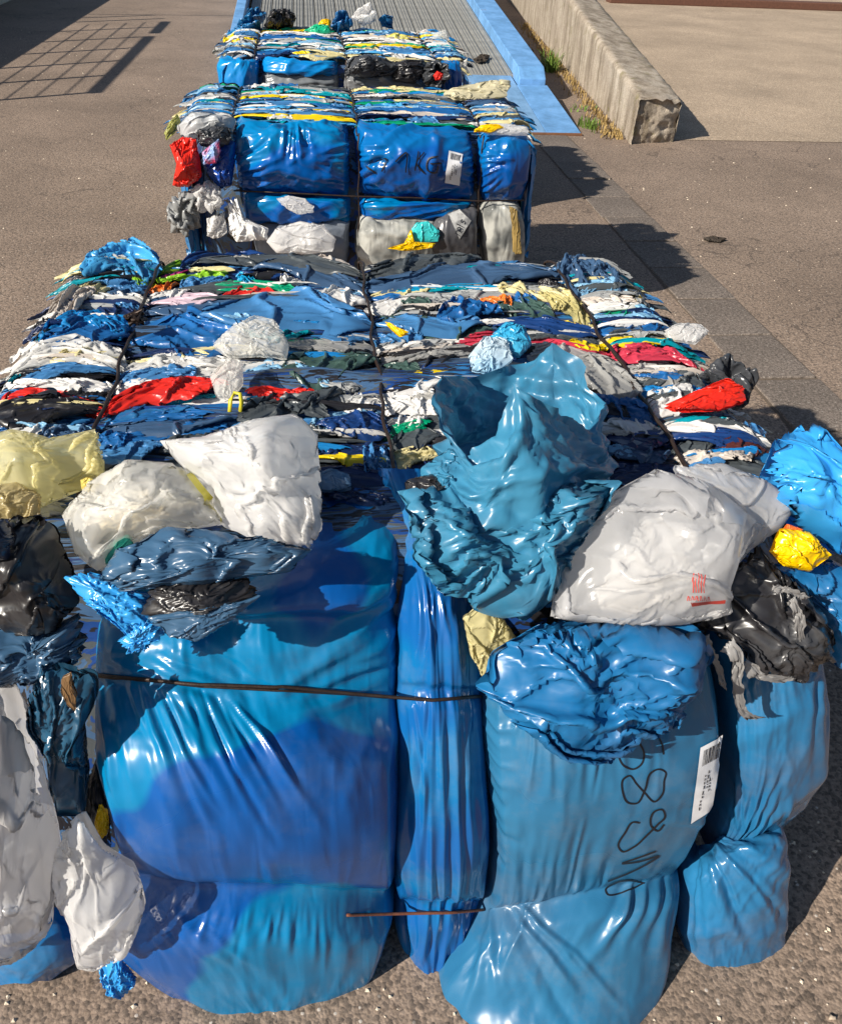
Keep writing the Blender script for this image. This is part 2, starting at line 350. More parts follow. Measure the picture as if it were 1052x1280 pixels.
# side rails with a cut front end
def side_rail(x0, x1, y0, h):
    V = []; prof = [(y0, -.02), (y0, h*.45), (y0+.16, h), (26, h), (26, -.02)]
    for xx in (x0, x1): V += [(xx, a, b+RZ(a)) for a, b in prof]
    Fc = [(4, 3, 2, 1, 0), (5, 6, 7, 8, 9)] + [(i, (i+1) % 5, (i+1) % 5+5, i+5) for i in range(5)]
    o = mesh_obj('side_rail', V, Fc, M_RB, ramp, smooth=False); m = o.modifiers.new('b', 'BEVEL'); m.width = .008; m.segments = 2; return o
side_rail(2.46, 2.78, 11.06, .17); side_rail(-.97, -.84, 11.2, .16)
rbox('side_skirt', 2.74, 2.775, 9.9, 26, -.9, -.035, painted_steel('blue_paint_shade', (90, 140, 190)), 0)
rbox('side_skirt', -.945, -.92, 9.9, 26, -.9, -.035, M_RB, 0)

# concrete wall with a broken end
M_WALL = plain('old_concrete', (188, 170, 148), .9, 0, .3, 7, .6, .02)
def wall_mat():
    m, t, B, O = new_mat('stained_concrete'); L = t.links.new
    c = N(t, 'ShaderNodeTexCoord'); mp = N(t, 'ShaderNodeMapping'); mp.inputs['Scale'].default_value = (5, 5, .7); L(c.outputs['Object'], mp.inputs[0])
    a = N(t, 'ShaderNodeTexNoise', Scale=1.6, Detail=5.0, Roughness=.65); L(c.outputs['Object'], a.inputs[0])
    k = N(t, 'ShaderNodeTexNoise', Scale=1.5, Detail=4.0, Roughness=.6); L(mp.outputs[0], k.inputs[0])
    g = N(t, 'ShaderNodeTexNoise', Scale=70.0, Detail=3.0, Roughness=.7); L(c.outputs['Object'], g.inputs[0])
    def ramp_(src, p0, c0, p1, c1):
        r = N(t, 'ShaderNodeValToRGB'); e = r.color_ramp.elements; e[0].position = p0; e[1].position = p1; e[0].color = (*c0, 1); e[1].color = (*c1, 1); L(src, r.inputs[0]); return r.outputs[0]
    def mul(x, y): q = N(t, 'ShaderNodeMix', data_type='RGBA', blend_type='MULTIPLY'); q.inputs[0].default_value = 1; L(x, q.inputs[6]); L(y, q.inputs[7]); return q.outputs[2]
    col = mul(mul(ramp_(a.outputs[0], .3, (.34, .28, .22), .7, (.56, .49, .40)), ramp_(k.outputs[0], .35, (.5, .47, .42), .58, (1, 1, 1))), ramp_(g.outputs[0], .3, (.6, .58, .55), .65, (1.1, 1.1, 1.1)))
    s_ = N(t, 'ShaderNodeTexNoise', Scale=9.0, Detail=4.0); L(c.outputs['Object'], s_.inputs[0]); ms = ramp_(s_.outputs[0], .62, (0, 0, 0), .70, (.6, .6, .6))
    mx = N(t, 'ShaderNodeMix', data_type='RGBA'); L(ms, mx.inputs[0]); L(col, mx.inputs[6]); mx.inputs[7].default_value = (.17, .15, .05, 1)
    L(mx.outputs[2], B.inputs['Base Color']); B.inputs['Roughness'].default_value = .9
    b = N(t, 'ShaderNodeBump', Strength=.9, Distance=.012); L(g.outputs[0], b.inputs['Height']); L(b.outputs[0], B.inputs['Normal']); return m
nu, nw = 160, 44
V = []
prof = [(0, -.05), (0, .97), (.03, 1.0), (.47, .93), (.5, .9), (.5, -.05)]
pp = np.array(prof); dd = np.r_[0, np.cumsum(np.linalg.norm(np.diff(pp, axis=0), axis=1))]; ts = np.linspace(0, dd[-1], nw)
px_, pz_ = np.interp(ts, dd, pp[:, 0]), np.interp(ts, dd, pp[:, 1])
ys = 9.0 + 17*(np.linspace(0, 1, nu)**2.2)
WP = np.zeros((nu, nw, 3))
for i, y in enumerate(ys):
    top = .46+.078*(y-9.2); WP[i, :, 0] = 3.22+.1*(y-9)+px_; WP[i, :, 1] = y+.25*px_*(1 if i < 40 else 1); WP[i, :, 2] = pz_*top
d = fbm(WP[..., 0]*22, WP[..., 1]*22, WP[..., 2]*22, 3, 3)*.006 + fbm(WP[..., 0]*4, WP[..., 1]*4, WP[..., 2]*4, 5, 2)*.006; endw = np.exp(-(ys-9.0)/.12)[:, None]
WP += normals(WP)*d[..., None]; WP[..., 1] += endw*fbm(WP[..., 0]*7, 0, WP[..., 2]*7, 8)*.05
WP[..., 2] -= np.where((ts > dd[1])[None, :], endw*.05*np.abs(fbm(WP[..., 0]*8, 3, 1, 9)), 0)
Fw = grid_faces(nu, nw); c0 = len(WP.reshape(-1, 3)); 
Vw = list(map(tuple, WP.reshape(-1, 3)))
ng = 30; fx = np.linspace(0, 1, ng)[:, None]; fz_ = np.linspace(0, 1, ng)[None]; ft = np.interp(fx*.5, pp[1:5, 0], pp[1:5, 1])*.445
cx, cz = 3.225+.49*fx+0*fz_, ft*fz_-.01; cy = 9.02+.25*.5*fx+0*fz_ - .045*np.sin(math.pi*fx)*np.sin(math.pi*np.clip(fz_, 0, .9)) + .02*fbm(cx*14, 2.2, cz*14, 6, 4) + .03*np.maximum(0, fbm(cx*6, 7, cz*6, 8, 2))
Vw += list(map(tuple, np.stack([cx, cy, cz], -1).reshape(-1, 3))); Fw += grid_faces(ng, ng, c0, True)
wall = mesh_obj('concrete_wall', Vw, Fw, wall_mat(), org=(3.4, 9.2, 0))
tag(wall, 'weathered low concrete wall with a crumbling mossy end right of the ramp', 'wall')

# weeds and rubbish along the wall foot
M_GRASS = plain('dry_grass', (146, 122, 74), .8, 0, .45, 30); M_LEAF = plain('weed_green', (92, 118, 42), .7, 0, .4, 20)
def grass(name, spots, mat, label):
    V, Fc = [], []
    for (x, y, h, sp) in spots:
        a = rs.uniform(0, 6.28); l = rs.uniform(.2, 1)*sp; dx, dy = math.cos(a)*l, math.sin(a)*l; w = .006+.004*rs.random(); k = len(V)
        qx, qy = -math.sin(a)*w, math.cos(a)*w
        V += [(x-qx, y-qy, 0), (x+qx, y+qy, 0), (x+dx*.5+qx*.7, y+dy*.5+qy*.7, h*.7), (x+dx*.5-qx*.7, y+dy*.5-qy*.7, h*.7), (x+dx, y+dy, h*rs.uniform(.7, 1))]
        Fc += [(k, k+1, k+2, k+3), (k+3, k+2, k+4)]
    o = mesh_obj(name, V, Fc, mat, org=(0, 0, 0), smooth=False); o['kind'] = 'stuff'; o['label'] = label; o['category'] = 'weeds'; return o
sp = []
for i in range(900):
    y = 9.2+rs.random()**1.3*9; sp.append((3.18+.1*(y-9)-abs(rs.gauss(0, .10)), y, rs.uniform(.02, .09), .05))
grass('dry_weeds', sp, M_GRASS, 'dry yellow grass and litter along the foot of the concrete wall')
sp = []
for cx, cy, n_, hh in ((2.98, 9.75, 60, .13), (3.36, 13.2, 100, .35), (3.12, 10.6, 16, .08)):
    for i in range(n_): sp.append((rs.gauss(cx, .06), rs.gauss(cy, .1), hh*rs.uniform(.4, 1), hh*.7))
grass('green_weeds', sp, M_LEAF, 'green weeds sprouting beside the concrete wall')
V, Fc = [], []                                                  # loose grit on the asphalt
for i in range(1800):
    if i < 500: x, y = rs.uniform(-1.3, 2.2), rs.uniform(.55, 1.3)
    else: x, y = rs.uniform(-5, 7), rs.uniform(1.5, 16)
    s = rs.uniform(.0025, .007)*(1 if i < 1100 else 1.5); k = len(V); a = rs.uniform(0, 6.28)
    for q in range(4): V.append((x+s*math.cos(a+q*1.57)*rs.uniform(.6, 1.4), y+s*math.sin(a+q*1.57)*rs.uniform(.6, 1.2), .0005))
    V.append((x, y, s*.9)); Fc += [(k+q, k+(q+1) % 4, k+4) for q in range(4)]
gr = mesh_obj('grit', V, Fc, plain('pale_grit', (205, 190, 170), .9, 0, .4, 400), org=(0, 0, 0), smooth=False); gr['kind'] = 'stuff'; gr['label'] = 'pale grit and stone chips scattered over the asphalt'; gr['category'] = 'grit'
for pxy, lab_ in (((262, 1236), 'pale pebble on the asphalt just left of the glossy blue bag foot'), ((1040, 1272), 'pale pebble on the asphalt in the bottom right corner')):
    c = at_z(*pxy, .006); n = 7; V = []; s = .009
    for a in range(n):
        for b in range(5):
            th, ph = 6.283*a/n, math.pi*b/4; r = s*(1+.3*math.sin(3*a+b))
            V.append((c[0]+r*math.sin(ph)*math.cos(th), c[1]+r*.7*math.sin(ph)*math.sin(th), max(.0, .004+r*.6*math.cos(ph))))
    Fc = [(a*5+b, ((a+1) % n)*5+b, ((a+1) % n)*5+b+1, a*5+b+1) for a in range(n) for b in range(4)]
    tag(mesh_obj('pebble', V, Fc, plain('pebble', (176, 160, 142), .9)), lab_, 'pebble')
kb = box('timber_kerb', (7.0, 40, 22.6, 23.0, 0, .16), plain('brown_timber', (92, 60, 46), .85), None, .02); tag(kb, 'long brown timber kerb across the far edge of the yard', 'kerb')

# raised platform left of the picture; its railing throws the barred shadow
M_GALV = plain('galvanised', (150, 152, 155), .5, .6)
pf = empty('loading_platform', (-7.0, 13, 0)); tag(pf, 'raised concrete loading platform with a metal railing on the left', 'platform')
box('deck', (-9.5, -5.45, 6.5, 22, 0, 1.1), M_WALL, pf, .02)
for y in np.arange(9.3, 15.8, 1.08): box('post', (-5.35, -5.30, y-.025, y+.025, .6, 2.08), M_GALV, pf)
box('top_rail', (-5.37, -5.27, 9.25, 13.65, 2.08, 2.15), M_GALV, pf, .01); box('top_rail', (-5.30, -5.2, 14.0, 15.4, 2.05, 2.12), M_GALV, pf, .01)
for z in (1.3, 1.5, 1.7, 1.9): box('wire_rail', (-5.33, -5.318, 9.3, 15.4, z, z+.012), M_GALV, pf)
box('fascia', (-5.449, -5.38, 6.5, 22, .95, 1.16), M_GALV, pf)
tube('boom', [(-6.8, 16.0, 2.1), (-4.15, 16.45, 2.1)], .02, M_GALV, pf); box('boom_post', (-5.6, -5.55, 16.15, 16.2, 1.1, 2.12), M_GALV, pf)

# ------------------------------------------------------------------ bales
C = dict(sky=(70, 160, 218), blue=(34, 102, 168), bright=(28, 128, 196), steel=(70, 130, 185), steel2=(45, 110, 165), slate=(65, 95, 130), navy=(28, 48, 92), dk=(28, 64, 124),
         black=(36, 35, 38), char=(74, 80, 84), dgreen=(62, 86, 80), white=(236, 234, 230), grey=(172, 174, 174), cream=(226, 214, 160), yellow=(244, 214, 20), lime=(140, 196, 40),
         green=(0, 150, 108), teal=(0, 150, 168), cyan=(20, 160, 212), red=(228, 48, 38), crim=(202, 60, 82), orange=(242, 130, 50), pink=(216, 192, 204), brown=(86, 44, 40), beige=(206, 196, 186), mag=(190, 50, 120), lblue=(130, 180, 215))
CLEAR = dict(clear=((212, 210, 205), .62), cgrey=((190, 190, 188), .7), cwhite=((238, 237, 234), .85), ccream=((228, 216, 150), .75))
def layer_mat(c):
    if c in CLEAR: col, al = CLEAR[c]; return film(col, None, .24, .3, al, .45, 30, (.35, 1, 1), .5)
    if c in ('black', 'char', 'dgreen'): return film(C[c], None, .3, 0, 1, .5, 34, (.5, 1, 1), .8)
    if c in ('white', 'cream', 'beige', 'pink', 'grey'): return film(C[c], tuple(int(v*.9) for v in C[c]), .4, .15, 1, .4, 30, (.3, 1, 1), .3)
    return film(C[c], tuple(int(v*.82) for v in C[c]), .28, .08, 1, .45, 30, (.3, 1, 1), .4)

class Bale:
    def __init__(s, root, x0, x1, y0, y1, straps): s.root, s.x0, s.x1, s.y0, s.y1, s.straps = root, x0, x1, y0, y1, straps
    def ztop(s, x, y):
        z = 1.055 + 0*x; ed = [s.x0]+list(s.straps)+[s.x1]
        for a, b in zip(ed[:-1], ed[1:]):
            t = np.clip((x-a)/(b-a), 0, 1); z = z + .024*np.sqrt(np.clip(4*t*(1-t), 0, 1))*((x >= a) & (x < b))
        z = z - .05*np.clip((x-s.x1+.05)/.2, 0, 1.5) - .05*np.clip((s.x0+.05-x)/.2, 0, 1.5)
        return z - .06*np.clip((y-(s.y1-.12))/.15, 0, 1.5)**2 - .09*np.clip((s.y0+.18-y)/.2, 0, 1.5)**2
_ls = [100]
def layer(b, pts, w, c, lift=0.0, crump=None, bulge=1.0):
    """one folded bag seen edge-on in the top of a bale: centre line pts (world xy), width w along Y"""
    _ls[0] += 1; s = _ls[0]; rg = random.Random(s)
    pts = np.array(pts, float)
    for e in (0, -1):
        for q_ in b.straps:
            if abs(pts[e, 0]-q_) < .06: pts[e, 0] = q_ + (.012 if e else -.012)
    ln = np.linalg.norm(np.diff(pts, axis=0), axis=1).sum()
    k = rg.choice(['tight', 'long', 'stiff', 'stiff']); A = SHEETS[k]; A = A[::-1] if rg.random() < .5 else A; A = A[:, ::-1] if rg.random() < .5 else A
    sx, sy = rg.choice([-1, 1]), rg.choice([-1, 1]); step = 1 if w > .05 else 2; A = A[:, ::step] if step > 1 else A
    if rg.random() < .35: A = A[..., [1, 0, 2]]
    ax, ay, az = sx*A[..., 0], sy*A[..., 1], A[..., 2]
    u = np.clip((ax/np.abs(ax).max()*1.08+1)/2, 0, 1); v = ay/np.abs(ay).max(); av = np.abs(v)
    cl = spline(pts, 80) if len(pts) > 2 else np.linspace(pts[0], pts[1], 80); tt = np.linspace(0, 1, 80)
    x, y = np.interp(u, tt, cl[:, 0]), np.interp(u, tt, cl[:, 1])
    prof = np.clip(np.minimum(u, 1-u)*ln/.03, 0, 1)**.5
    ww = w*(.7+.3*prof)*(1+.25*fbm(x*6, s, 0, s)); y = y + .25*w*fbm(x*4, s*3.1, 0, s+1)
    sh = 1-.3*np.clip(av/.7, 0, 1)**2-1.1*np.clip((av-.7)/.3, 0, 1)
    hgt = (.05*w+.014)*bulge; tiltv = rg.uniform(-.5, .25)*min(w, .06)
    z0 = b.ztop(x, y) + lift - .008 + .006*fbm(x*7, s*1.7, 0, s+2) + .005*rg.uniform(-1, 1)
    zs_ = (.03+.6*w)*rg.uniform(.7, 1.2)*(1.35 if (crump or 0) > .1 else 1)
    P = np.stack([x, y+.76*ww*v, z0+hgt*(.55+.45*prof)*sh+tiltv*v*.5+az*zs_*(.35+.65*prof)], -1); n, m = P.shape[:2]
    o = mesh_obj('film_layer', P, grid_faces(n, m), layer_mat(c), b.root)
    return o
def side_layers(b, seed, cols, wr):
    """the same pressed bags seen edge-on down both flanks of a bale"""
    rg = random.Random(seed)
    for sgn, xe in ((-1, b.x0), (1, b.x1)):
        y = b.y0+.02
        while y < b.y1:
            w = rg.uniform(*wr); A = SHEETS[rg.choice(['tight', 'long', 'stiff'])][::2, ::3]; A = A[::-1] if rg.random() < .5 else A
            u = np.clip((A[..., 0]/np.abs(A[..., 0]).max()+1)/2, 0, 1); v = A[..., 1]/np.abs(A[..., 1]).max(); z0, z1 = (.01 if rg.random() < .6 else rg.uniform(.1, .5)), 1.07-rg.uniform(0, .05)
            z = z0+(z1-z0)*u; yy = y+.72*w*v*(1+.3*fbm(z*5, seed, y*9, seed))+.3*w*fbm(z*3, y*7, 0, seed+1)
            out = .012+.02*np.sin(np.pi*np.clip(z/1.1, 0, 1))+A[..., 2]*(.05+.8*w)-.03*np.abs(v)**3+.012*rg.uniform(-1, 1)-.05*np.clip((z-.95)/.12, 0, 1)**2
            mesh_obj('film_layer', np.stack([xe+sgn*(out-.012), yy, z], -1), grid_faces(*A.shape[:2]), layer_mat(rg.choice(cols)), b.root); y += w*.95
def slivers(b, count, seed, cols, wr=(.007, .016), lr=(.08, .4)):
    rg = random.Random(seed); ed = [b.x0-.05]+list(b.straps)+[b.x1+.06]
    for i in range(count):
        q = rg.randrange(4); L_ = min(rg.uniform(*lr), ed[q+1]-ed[q]-.01); x = rg.uniform(ed[q], ed[q+1]-L_); y = rg.uniform(b.y0+.03, b.y1)
        layer(b, [(x, y), (x+L_, y+rg.uniform(-.02, .02))], rg.uniform(*wr), rg.choice(cols), lift=rg.uniform(.004, .012))
def crumples(b, count, seed, cols, sz=(.03, .08)):
    rg = random.Random(seed)
    for i in range(count):
        k = rg.choice(['tight', 'long']); A = SHEETS[k][::2, ::2].reshape(-1, 3); a = rg.uniform(-.5, .5); lx = rg.uniform(*sz); ly = lx*rg.uniform(.25, .6)
        x0, y0 = rg.uniform(b.x0+.02, b.x1-.02), rg.uniform(b.y0+.05, b.y1-.03); x = x0+A[:, 0]*lx*math.cos(a)-A[:, 1]*ly*math.sin(a); y = y0+A[:, 0]*lx*math.sin(a)*.5+A[:, 1]*ly
        z = b.ztop(x, y)+.012+A[:, 2]*(.03+.7*ly)+.010*(1-np.minimum(1, A[:, 0]**2+A[:, 1]**2)); n = NS//2
        mesh_obj('film_scrap', np.stack([x, y, z], -1), grid_faces(n, n), layer_mat(rg.choice(cols)), b.root)
def px_layer(b, pl, t, c, **k):
    """pl: centre line in photo pixels on the bale's top plane, t: thickness in pixels"""
    q = np.array(pl, float); w3 = at_z(q[:, 0], q[:, 1], 1.115); mid = q.mean(0)
    w = abs(at_z(mid[0], mid[1]-t/2, 1.115)[1]-at_z(mid[0], mid[1]+t/2, 1.115)[1])
    return layer(b, w3[:, :2], w*1.12, c, **k)

def core_mat():
    m, t, B, O = new_mat('pressed_film'); L = t.links.new
    c = N(t, 'ShaderNodeTexCoord'); mp = N(t, 'ShaderNodeMapping'); mp.inputs['Scale'].default_value = (1.2, 14, 1.6); L(c.outputs['Object'], mp.inputs[0])
    a = N(t, 'ShaderNodeTexNoise', Scale=1.8, Detail=5.0, Roughness=.6, Distortion=.4); L(mp.outputs[0], a.inputs[0])
    r = N(t, 'ShaderNodeValToRGB'); r.color_ramp.interpolation = 'CONSTANT'; e = r.color_ramp.elements
    cs = [('navy', 0), ('slate', .36), ('black', .41), ('slate', .45), ('char', .49), ('dk', .52), ('black', .56), ('steel2', .6), ('grey', .66), ('navy', .69)]
    e[0].color = (*lin(C['navy']), 1); e[1].position = .36; e[1].color = (*lin(C['slate']), 1)
    for k, p in cs[2:]: x = e.new(p); x.color = (*lin(C[k]), 1)
    L(a.outputs[0], r.inputs[0]); L(r.outputs[0], B.inputs['Base Color']); B.inputs['Roughness'].default_value = .35
    b = N(t, 'ShaderNodeBump', Strength=.9, Distance=.02); L(a.outputs[0], b.inputs['Height']); L(b.outputs[0], B.inputs['Normal']); return m
M_CORE = core_mat()
def core(b, x0, x1, y0, y1, z1, seed):
    n = 46; V, Fc = [], []
    def face(f):
        g = np.array([[f(i/(n-1), j/(n-1)) for j in range(n)] for i in range(n)]); c_ = np.array([(x0+x1)/2, (y0+y1)/2, z1/2]); hs = np.array([(x1-x0)/2, (y1-y0)/2, z1/2])
        q = (g-c_)/hs; k = (np.abs(q)**9).sum(-1)**(1/9); g = c_ + q/k[..., None]*hs
        st = fbm(g[..., 0]*2.5, g[..., 1]*16, g[..., 2]*3, seed, 4)*.035; q2 = (g-c_); q2 /= np.linalg.norm(q2, axis=-1, keepdims=True)
        g = g + q2*st[..., None]; g[..., 2] = np.maximum(g[..., 2], .004); k0 = len(V); V.extend(map(tuple, g.reshape(-1, 3))); Fc.extend(grid_faces(n, n, k0))
    X, Y, Z = (lambda t: x0+(x1-x0)*t), (lambda t: y0+(y1-y0)*t), (lambda t: z1*t)
    face(lambda i, j: (X(i), y0, Z(j))); face(lambda i, j: (X(j), y1, Z(i))); face(lambda i, j: (x0, Y(j), Z(i))); face(lambda i, j: (x1, Y(i), Z(j))); face(lambda i, j: (X(i), Y(j), z1))
    return mesh_obj('pressed_core', V, Fc, M_CORE, b.root)

_bs = [1000]; THIN = []
def bag(name, outline, anchor, tilt, thick, mat, ex=1.2, n=34, kt=0, lump=.3, parent=None, sub=None, rag=0.0, zplane=False, kind=None, flat=.6, zmin=.006, form=None, soft=0, rot=None):
    """a loose bag or flap: its outline lies on a plane through the anchor (tilt 0 = lying, 90 = hanging); slack film form stretched to that outline and puffed to its thickness"""
    _bs[0] += 1; s = _bs[0]; rgb = random.Random(s)
    p0 = at_z(anchor[0], anchor[1], anchor[2]) if zplane else at_y(anchor[0], anchor[1], anchor[2])
    tl = math.radians(tilt); nrm = np.array([0, -math.sin(tl), math.cos(tl)])
    q = np.array(outline, float); q = np.vstack([q[i]*(1-f)+q[(i+1) % len(q)]*f for i in range(len(q)) for f in np.arange(8)/8]); w3 = at_plane(q[:, 0], q[:, 1], p0, nrm); cc = w3.mean(0)
    e1 = np.array([1.0, 0, 0]); e2 = np.cross(nrm, e1)
    d = w3-cc; th = np.arctan2(d@e2, d@e1); o_ = np.argsort(th); th = th[o_]; rr = np.linalg.norm(d, axis=1)[o_]; size = rr.mean()
    TH = np.r_[th-2*math.pi, th, th+2*math.pi]; RR = np.r_[rr, rr, rr]; st = ex-1
    if kind is None: kind = 'fold'
    if mat in THIN: st *= .3
    if kind == 'fold':
        k = form or (rgb.choice(['tight', 'long', 'long']) if ex >= 1.2 else rgb.choice(['long', 'stiff', 'long'])); A = SHEETS[k].reshape(-1, 3).copy()
    else:
        k = form or rgb.choice(['soft', 'firm']); A = CRUSH[k].copy(); A = A[:, rgb.choice([[0, 1, 2], [0, 2, 1]])] if rgb.random() < .5 else A
    ro = rgb.uniform(0, 6.283) if rot is None else math.radians(rot); ca, sa = math.cos(ro), math.sin(ro); fl = rgb.choice([-1, 1])
    A[:, 0] *= fl; A[:, :2] = A[:, :2]@np.array([[ca, sa], [-sa, ca]]); A[:, 0] /= np.abs(A[:, 0]).max(); A[:, 1] /= np.abs(A[:, 1]).max()
    o2 = np.c_[d@e1, d@e2]; ew, ev = np.linalg.eigh(o2.T@o2); pr = o2@ev; hx = np.abs(pr).max(0)/np.abs(pr).max(); A[:, :2] = (A[:, :2]*hx)@ev.T
    ph = np.arctan2(A[:, 1], A[:, 0]); r = np.hypot(A[:, 0], A[:, 1]); nb = 64 if kind == 'fold' else 40
    bi = ((ph+math.pi)/(2*math.pi)*nb).astype(int) % nb; mx = np.array([r[bi == i].max() if (bi == i).any() else 0 for i in range(nb)]); mx = np.where(mx == 0, mx.max(), mx)
    mx = np.maximum(mx, .5*(np.roll(mx, 1)+np.roll(mx, -1))); bc = (np.arange(nb)+.5)/nb*2*math.pi-math.pi
    rho = np.interp(ph, np.r_[bc-2*math.pi, bc, bc+2*math.pi], np.r_[mx, mx, mx]); rn = np.clip(r/rho, 0, 1.05)
    R = np.interp(ph, TH, RR)
    if rag: R = R*(1+np.clip((rn-.7)/.3, 0, 1)*rag*(1.3*vnoise(np.cos(ph)*9, np.sin(ph)*9, s*.7, s)+vnoise(np.cos(ph)*22, np.sin(ph)*22, s*.3, s+1)))
    base = cc + (rn*R)[:, None]*(np.cos(ph)[:, None]*e1 + np.sin(ph)[:, None]*e2); fr = 1.4/size
    if kind == 'fold':
        hf = thick*.8*np.clip(1-rn**2.2, 0, 1)**flat*(1+lump*fbm(base[:, 0]*fr, base[:, 1]*fr, base[:, 2]*fr, s+3, 2))
        mid = lump*.6*thick*vnoise(base[:, 0]*fr*.8, base[:, 1]*fr*.8+9, base[:, 2]*fr*.8, s)
        zr = A[:, 2]*size*min(1.0, .5+hx.min()*.6)*(.55+2.4*st)*{'tight': 1.0, 'long': 1.1, 'stiff': 1.25}[k]
        V = np.vstack([base+nrm*(mid+hf+zr)[:, None], base+nrm*(mid-hf*.5+zr*.25-.004)[:, None]]); Fc = grid_faces(NS, NS) + grid_faces(NS, NS, NS*NS, True)
    else:
        zs_ = A[:, 2]/np.abs(A[:, 2]).max(); V = base + nrm*(zs_*thick*1.15)[:, None]; Fc = CRUSH_F
    V[:, 2] = np.maximum(V[:, 2], zmin)
    if sub is None: sub = 0
    return mesh_obj(name, V, Fc, mat, parent, sub=sub)

def fan(seed, n, a, b, d0, d1, lr, amp=.004, w=2.6):
    """tension lines for a front bag: n strokes starting on the segment a-b (photo pixels), turning from direction d0 to d1"""
    rg = random.Random(seed); out = []
    for i in range(n):
        f = (i+rg.random())/n; x, y = a[0]+(b[0]-a[0])*f+rg.uniform(-4, 4), a[1]+(b[1]-a[1])*f+rg.uniform(-4, 4); l = rg.uniform(*lr)
        dx, dy = d0[0]+(d1[0]-d0[0])*f+rg.uniform(-.08, .08), d0[1]+(d1[1]-d0[1])*f; k = l/math.hypot(dx, dy); bend = rg.uniform(-.06, .06)*l
        out.append((x, y, x+dx*k*.5-dy*bend/math.hypot(dx, dy), y+dy*k*.5+dx*bend/math.hypot(dx, dy), x+dx*k, y+dy*k, amp*rg.uniform(.35, 1.2)*rg.choice([1, 1, 1, -1]), w*rg.uniform(.6, 1.5)))
    return out
def front_bag(name, rows, bulge, mat, parent, n=90, m=120, gathers=(), ex=1.02, p=2.6, amp=.004, back=.16, seed=1, pinch=(), it=60, diag=0.0, kt=.05, rel=.12, lines=()):
    """a bag squeezed out of the bale front. rows: (xL, yL, xR, yR, Y) in photo pixels with the depth Y of its belly"""
    rows = np.array(rows, float); cl = spline(np.c_[rows[:, :4]/100, rows[:, 4]*6], m); R = np.c_[cl[:, :4]*100, cl[:, 4]/6]
    s = np.linspace(-.0, 1, n); S = np.linspace(0, 1, n)[:, None]; q = np.abs(2*S-1)
    X = R[None, :, 0]*(1-S)+R[None, :, 2]*S; Yp = R[None, :, 1]*(1-S)+R[None, :, 3]*S
    D = R[None, :, 4] + bulge*q**p + 0*S
    P = at_y(X, Yp, D)
    edge = np.clip((q-.86)/.14, 0, 1); P[..., 1] += back*edge**2; 
    t = np.linspace(0, 1, m)[None, :]; Nn = normals(P)
    if Nn[n//2, m//2, 1] > 0: Nn = -Nn
    dsp = amp*1.2*fbm(P[..., 0]*5, P[..., 1]*5, P[..., 2]*5, seed, 3)
    for (t0, dec, fr, am, fan, s0) in gathers:                  # pleats running from a gathered line at t0
        dt = np.abs(t-t0); uu = S + fan*(S-s0)*np.clip(dt, 0, .4)*-1.6 + .02*vnoise(S*5, t*5, 0, seed)
        rd = 1-2*np.abs(vnoise(uu*fr, t*1.2, 3.3, seed+11)); rd2 = 1-2*np.abs(vnoise(uu*fr*2.1, t*2.2, 7.3, seed+12))
        cl_ = np.clip(.3+1.3*vnoise(S*4.3, t*1.5, 5, seed+77), 0, 1); dsp = dsp + am*np.exp(-dt/dec)*(rd+.5*rd2)*cl_
    if diag: 
        uu = S*1.0 + t*.9; rd = 1-2*np.abs(vnoise(uu*9, (S-t)*1.5, 1.3, seed+31)); dsp = dsp + diag*rd*np.clip(1-t*3.2, 0, 1)
    hs = abs(P[-1, m//2, 0]-P[0, m//2, 0]); ff = seed % 8; mm = np.clip((1-q)/.15, 0, 1)
    dsp = dsp + mm*rel*hs*(relief('stiff', S*.9+.05, t*.95, ff) + .5*relief('long', S*.7+.2, t*.6+.1, ff ^ 3))
    P = soften((P + Nn*dsp[..., None])[None], 1)[0]
    hl = np.zeros_like(X)
    for (xa, ya, xm, ym, xb, yb, am, wl) in lines:              # thin sharp tension wrinkles, tapering to their end
        best = np.full(X.shape, 1e9); tp = np.zeros(X.shape)
        for (x0, y0, x1, y1, f0) in ((xa, ya, xm, ym, 0), (xm, ym, xb, yb, .5)):
            vx, vy = x1-x0, y1-y0; f = np.clip(((X-x0)*vx+(Yp-y0)*vy)/(vx*vx+vy*vy+1e-6), 0, 1); dd = np.hypot(X-x0-f*vx, Yp-y0-f*vy); u_ = dd < best; best = np.where(u_, dd, best); tp = np.where(u_, f0+.5*f, tp)
        wq = wl*(1+1.5*tp); hl = hl + am*(np.exp(-(best/wq)**2) - .35*np.exp(-((best-2.2*wq)/(1.2*wq))**2))*np.sin(np.pi*np.clip(tp*.92+.06, 0, 1))**.6
    P = P + Nn*hl[..., None]
    for (t0, wd, dp) in pinch: P[..., 1] += (dp*np.exp(-((t-t0)/wd)**2))
    o = mesh_obj(name, P, grid_faces(n, m, flip=True), mat, parent)
    return o, P
def bvh_of(o):
    dg = None; me = o.data; M = Vector(WLOC[o.name]); return BVHTree.FromPolygons([v.co+M for v in me.vertices], [tuple(p.vertices) for p in me.polygons])
def on_surf(px, py, bvh, off=.002, miss=None):
    d = ray(np.array(float(px)), np.array(float(py))); d = Vector(d).normalized(); h, nn, i, t = bvh.ray_cast(Vector(CAM), d)
    if h is None:
        if miss is None: return None
        for k in range(1, 40):
            h, nn, i, t = bvh.ray_cast(Vector(CAM), Vector(ray(np.array(float(px-k)), np.array(float(py)))).normalized())
            if h is not None: return at_y(np.array(float(px)), np.array(float(py)), h.y-.001)
        return None
    if nn.dot(d) > 0: nn = -nn
    return np.array(h + nn*off)
